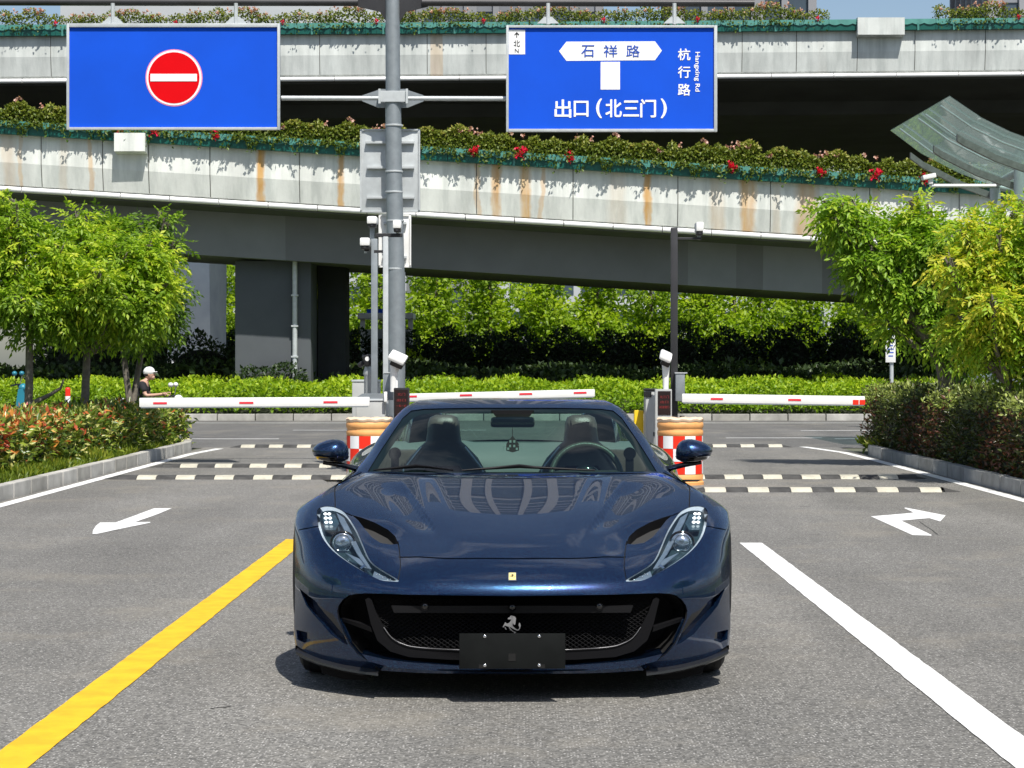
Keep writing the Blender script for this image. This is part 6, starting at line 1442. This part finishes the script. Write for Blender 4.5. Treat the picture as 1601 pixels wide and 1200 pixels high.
# cabin shell with windscreen cut out
rw = [
 [(801,742,1.46),(735,742,1.47),(670,742,1.50),(610,742,1.55),(575,743,1.60),(552,740,1.68),None],
 [(801,713,1.67),(738,713,1.68),(678,713,1.71),(625,713,1.75),(593,712,1.81),(574.5,713,1.90),None],
 [(801,687,1.85),(741,687,1.86),(686,687,1.89),(641,686,1.93),(609,685,1.98),(590,687,2.06),None],
 [(801,662,2.03),(744,662,2.04),(695,661.5,2.06),(655,660,2.10),(627,659,2.15),(609.5,662,2.22),None],
 [(801,640,2.20),(747,640,2.21),(702,640,2.23),(668,640,2.26),(644,640,2.30),(629,640,2.36),None],
 [(801,628,2.34),(750,628,2.345),(708,628.3,2.36),(678,629,2.38),(658,629.5,2.41),(645.5,630,2.46),None],
 [(801,622.5,2.52),(752,622.5,2.525),(711,623,2.54),(683,623.5,2.56),(664,624.5,2.58),(652,627,2.62),None]]
hs2 = [(.80,1.80,.90),(.745,2.0,.99),(.70,2.16,1.06),(.655,2.31,1.13),(.61,2.45,1.19),(.585,2.54,1.215),(.575,2.68,1.225)]
T3 = [[Cq(*q) for q in r_[:-1]]+[X3(*h)] for r_, h in zip(rw, hs2)]
for y_, zc, ze, xe in ((2.85, 1.278, 1.235, .555), (3.02, 1.268, 1.225, .55)):
    T3.append([X3(xe*f, y_, zc+(ze-zc)*f**3) for f in (0, .3, .55, .76, .92, 1.0)]+[X3(xe+.02, y_, ze-.03)])
S3 = Surf(np.array(T3), True, 3)
GL = dens([(801,637.2),(745,637.2),(695,637.8),(662,638.8),(643,641.5),(629.5,653),(613,677),(597,701),(584,722),(575,737),(640,738.4),(720,738.8),(801,739)], 7)
uv3, tr3, lab3, outl3 = cut(S3, [GL], .12, 6, 5.0)
ce = S3.base(uv3[tr3].mean(1)[:, 0], uv3[tr3].mean(1)[:, 1])
pil = (lab3 < 0)&(ce[:, 1]-CY0 < 2.56)
surf_obj('windscreen_frame', S3, uv3, tr3[pil], M_paint, car)
surf_obj('header_lining', S3, uv3, tr3[(lab3 < 0)&(ce[:, 1]-CY0 < 2.56)], M_satin, car, off=-.022)
wsc = surf_obj('windscreen', S3, uv3, tr3[lab3 == 0], M_wind, car, off=-.003)[0]
# black ceramic border under the glass
def fr(pts_o, pts_i, off):
    b = MB()
    for sd in (1, -1):
        f = np.array([sd, 1, 1.]); r0 = []; r1 = []
        for L, R_ in ((pts_o, r0), (pts_i, r1)):
            q = np.array(S3.inv(L, 5.2)); R_ += [tuple(p) for p in (S3.pos(q[:, 0], q[:, 1])+S3.norm(q[:, 0], q[:, 1])*off)*f]
        b.grid([r0, r1])
    return b
O_ = smooth_poly([(801,636.6),(745,636.6),(695,637.2),(661,638.2),(641,641.5),(627,653),(610.5,677),(594.5,701),(582,722),(573,738)], False, 4); I_ = smooth_poly([(801,642.5),(745,642.5),(700,643.3),(667,644.5),(652,648),(638,658),(621.5,682),(606,705),(595,722),(588,734)], False, 4)
fr(O_, I_, -.008).build('glass_border', M_void, wsc)
fr(smooth_poly([(801,739.5),(720,739.5),(640,739.2),(573,739)], False, 5), smooth_poly([(801,735.5),(720,735.2),(640,734.8),(588,734)], False, 5), -.008).build('cowl_border', M_void, wsc)
b = MB(); rws = [[(f*.95, CY0+y_, z_) for f in np.linspace(-1, 1, 9)] for y_, z_ in ((1.45, .885), (1.7, .86))]; b.grid(rws); b.build('scuttle_panel', M_satin, car)
for L, in (([(585,738),(620,734.5),(652,731.5),(672,733),(709,738.2)],), ([(722,738.6),(770,735),(812,731.8),(838,734),(930,738.5)],)):
    b = MB(); pts = []
    for a, c in L:
        a2 = a if a < CX else 2*CX-a; q = np.array(S3.inv([(a2, c)], 5.2)); p = (S3.pos(q[:, 0], q[:, 1])+S3.norm(q[:, 0], q[:, 1])*.012)[0]; 
        if a > CX: p = p*[-1, 1, 1]
        pts.append(tuple(p))
    b.tube(pts, [.004, .007, .010, .007, .004], 6); b.build('wiper', M_satin, car, 60)
# side windows
for sd in (1, -1):
    # fairing behind each seat, running back onto the deck
    b = MB(); rws = []
    for y_, zt_, xi, xo in ((2.93, 1.225, .39, .58), (2.98, 1.24, .375, .60), (3.12, 1.215, .39, .63), (3.4, 1.12, .42, .68), (3.8, 1.0, .46, .74)):
        row = []
        for k in range(13):
            a = math.pi*k/12; ex = .55; cx2 = (xi+xo)/2; w2 = (xo-xi)/2; row.append((sd*(cx2-w2*math.copysign(abs(math.cos(a))**ex, math.cos(a))*(1+.18*(1-math.sin(a)))), CY0+y_, .93+(zt_-.93)*abs(math.sin(a))**.8))
        rws.append(row)
    b.grid(rws); b.add(rws[0], [list(range(13))]); b.build('buttress', M_paint, car, 50)
    b = MB(); b.add([(sd*abs(x), y-.004, z) for x, y, z in [(p[0]*.985+.485*.015*math.copysign(1, p[0]), p[1], .93+(p[2]-.93)*.95) for p in rws[0]]], [list(range(13))]); b.build('roll_hoop_pad', M_satin, car)
    b = MB(); b.box((sd*.665, CY0+2.80, .76), (.27, .06, .44), .02); b.build('added_dark_panel', M_leather, car, 50)  # dark panel added to cover the sunlit rear wall beside the seat
b = MB(); b.grid([[(f*.40, CY0+2.97, 1.025) for f in np.linspace(-1, 1, 5)], [(f*.39, CY0+2.95, 1.19) for f in np.linspace(-1, 1, 5)]]); b.build('wind_deflector', M_side, car)
bpy.data.materials['side_glass'].node_tree.nodes['Transparent BSDF'].inputs[0].default_value = (.62, .72, .68, 1)
# door mirrors
prof = smooth_poly([(488,704),(491,698),(502,691),(520,686.2),(535,688),(543,696),(545.5,708),(543,717),(534,721.5),(512,720.5),(497,717),(490,711)], True, 3)
for sd, nm in ((1, 'door_mirror'), (-1, 'door_mirror')):
    ym = 1.72; cx_, cy_ = 519, 704; b = MB(); rgs = []
    for sc2, dy in ((.02, -.085), (.35, -.08), (.62, -.066), (.84, -.042), (.96, -.012), (1.0, .02), (.99, .055), (.95, .07)):
        rgs.append([tuple(Cq(cx_+(a-cx_)*sc2, cy_+(c-cy_)*sc2+(1-sc2)*2, ym+dy)*np.array([sd, 1, 1])) for a, c in prof+[prof[0]]])
    b.grid(rgs); mo = b.build(nm, M_paint, car, 80)
    b = MB(); lo_ = [(490.5,712),(497,717.8),(512,721.5),(534,722.6),(543.8,717.5),(545.8,712.5),(530,713.5),(505,713)]
    rg = [[tuple((Cq(cx_+(a-cx_)*s_, 716+(c-716)*s_, ym+dy))*np.array([sd, 1, 1])) for a, c in lo_+[lo_[0]]] for s_, dy in ((.2, -.078), (.75, -.070), (.96, -.045), (1.02, 0.0), (1.01, .06))]; b.grid(rg); b.build('lower_shell', M_gloss, mo, 60)
    b = MB(); b.add([tuple(Cq(cx_+(a-cx_)*.9, cy_+(c-cy_)*.9, ym+.066)*np.array([sd, 1, 1])) for a, c in prof], [list(range(len(prof)))]); b.build('mirror_glass', M_chrome, mo)
    b = MB(); b.tube([tuple(Cq(a, c, d)*np.array([sd, 1, 1])) for a, c, d in ((505,722.5,1.72),(530,726,1.73),(548,730,1.76),(566,735,1.82))], [.011, .014, .015, .02], 8); b.build('mirror_arm', M_gloss, mo, 60)
# cabin: dashboard, wheel, seats, rear wall, inner mirror
b = MB(); b.box((0, CY0+1.95, .78), (1.36, .5, .16), .05); b.box((.40, CY0+2.0, .85), (.38, .22, .10), .04); b.build('dashboard', M_leather, car, 50)
b = MB(); c = Vector((.395, CY0+2.14, .865)); rt = Matrix.Rotation(R(-22), 3, 'X'); ring = [c+rt@Vector((.185*math.cos(a), 0, .185*math.sin(a)*.97)) for a in [2*math.pi*k/40 for k in range(41)]]; b.tube(ring, .0165, 8, False)
stw = b.build('steering_wheel', M_leather, car, 70)
b = MB(); b.ell(c, (.075, .03, .06), 16, 10); b.build('wheel_hub', M_gloss, stw, 60)
for a in (0, math.pi, -math.pi/2):
    b = MB(); b.tube([c+rt@Vector((.06*math.cos(a), 0, .05*math.sin(a))), c+rt@Vector((.178*math.cos(a), 0, .172*math.sin(a)))], [.02, .013], 8); b.build('wheel_spoke', M_satin, stw, 60)
for sd in (-1, 1):
    b = MB(); rgs = []; ysx = 2.62
    for z, w_, d_, yo in ((.40, .50, .20, -.02), (.60, .52, .20, .0), (.76, .52, .19, .02), (.86, .48, .17, .035), (.94, .385, .15, .05), (1.0, .27, .13, .06), (1.03, .20, .12, .065), (1.08, .185, .12, .07), (1.13, .18, .115, .075), (1.165, .155, .10, .08), (1.18, .09, .05, .08)):
        rgs.append([(sd*.385+w_/2*math.copysign(abs(math.cos(a))**.7, math.cos(a)), CY0+ysx+yo+d_/2*math.copysign(abs(math.sin(a))**.7, math.sin(a)), z) for a in [2*math.pi*k/28 for k in range(29)]])
    b.grid(rgs); st = b.build('seat', M_leather, car, 80)
    b = MB(); b.poly([(sd*.385+x, CY0+ysx-.075-.02*(z < .8), z) for x, z in ((-.14, .62), (.14, .62), (.15, .80), (.09, .90), (-.09, .90), (-.15, .80))], (0, .03, 0)); b.build('backrest_insert', M_satin, st)
    for q_ in (-1, 1):
        b = MB(); b.tube([(sd*.385+q_*.245, CY0+ysx-.08, .72), (sd*.385+q_*.215, CY0+ysx-.05, .88), (sd*.385+q_*.12, CY0+ysx-.01, 1.0)], .009, 6); b.build('seat_piping', M_chromeb, st, 60)
    b = MB(); b.box((sd*.385, CY0+2.35, .42), (.5, .5, .14), .05); b.build('cushion', M_leather, st, 50)
    b = MB(); b.lathe((sd*.655, CY0+2.62, .965), [(.035, -.012), (.035, .012)], 16, 'Y'); b.box((sd*.655, CY0+2.63, .87), (.045, .03, .17), .008); b.build('belt_guide', M_satin, car, 50)
b = MB(); xw = [-.78, -.62, -.40, -.22, 0, .22, .40, .62, .78]; zw = [.97, 1.0, 1.02, .98, .96, .98, 1.02, 1.0, .97]
b.grid([[(x, CY0+2.84, .3) for x in xw], [(x, CY0+2.84, z-.10) for x, z in zip(xw, zw)], [(x, CY0+2.92, z+.01) for x, z in zip(xw, zw)], [(x, CY0+2.99, 1.02) for x in xw]]); b.build('rear_cabin_wall', M_leather2, car, 60)
b = MB(); b.box((0, CY0+2.2, .33), (1.5, 1.6, .04)); b.build('cabin_floor', M_satin, car)
for sd in (-1, 1):
    b = MB(); b.grid([[(sd*.78, CY0+1.75, .45), (sd*.76, CY0+2.9, .45)], [(sd*.765, CY0+1.75, .88), (sd*.765, CY0+2.9, .93)]]); b.build('door_lining', M_leather2, car)
cmx = Cq(801.5, 660, 2.13); b = MB(); b.box(cmx, (.235, .04, .058), .018); im = b.build('inner_mirror', M_gloss, car, 50)
b = MB(); c1 = Cq(801.5, 647, 2.16); b.poly([tuple(Cq(a, c, 2.15)) for a, c in ((768,641),(835,641),(829,650),(822,656),(781,656),(774,650))], (0, .06, 0)); b.build('sensor_housing', M_satin, im)
# charm on a cord under the mirror
chm = thing('hanging_charm', 'small dark triangular charm hanging on a cord below the inner mirror of the car', 'charm', (0, RY, 0)); chm.location = car.location; chm.rotation_euler = car.rotation_euler
M_charm = mat('charm_brown', (.10, .05, .04), .5, var=.2); M_charmw = mat('charm_pale_mark', (.55, .50, .50), .5, var=.1)
b = MB(); b.tube([tuple(Cq(801.3, 668, 2.1)), tuple(Cq(801.3, 682, 2.1))], .0018, 5); b.build('cord', M_charm, chm)
b = MB(); b.poly([tuple(Cq(a, c, 2.1)) for a, c in ((801.3,680.5),(811.5,694),(811.5,704),(801.3,707),(791.5,704),(791.5,694))], (0, .008, 0)); b.build('pendant', M_charm, chm)
for x_, y_ in ((798, 690), (804, 690), (797.5, 697), (804, 697), (794.5, 701.5), (808, 701.5)):
    b = MB(); c = Cq(x_, y_, 2.098); b.box(c, (.011, .003, .013), .001); b.build('thread_mark', M_charmw, chm)
for x_ in (787, 815):
    b = MB(); s_ = 1 if x_ < 801 else -1; b.tube([tuple(Cq(x_+s_*5, 695.5, 2.1)), tuple(Cq(x_, 695.5, 2.1)), tuple(Cq(x_, 703.5, 2.1))], .0016, 5); b.build('corner_mark', M_charmw, chm)  # pale corner shapes either side of the pendant
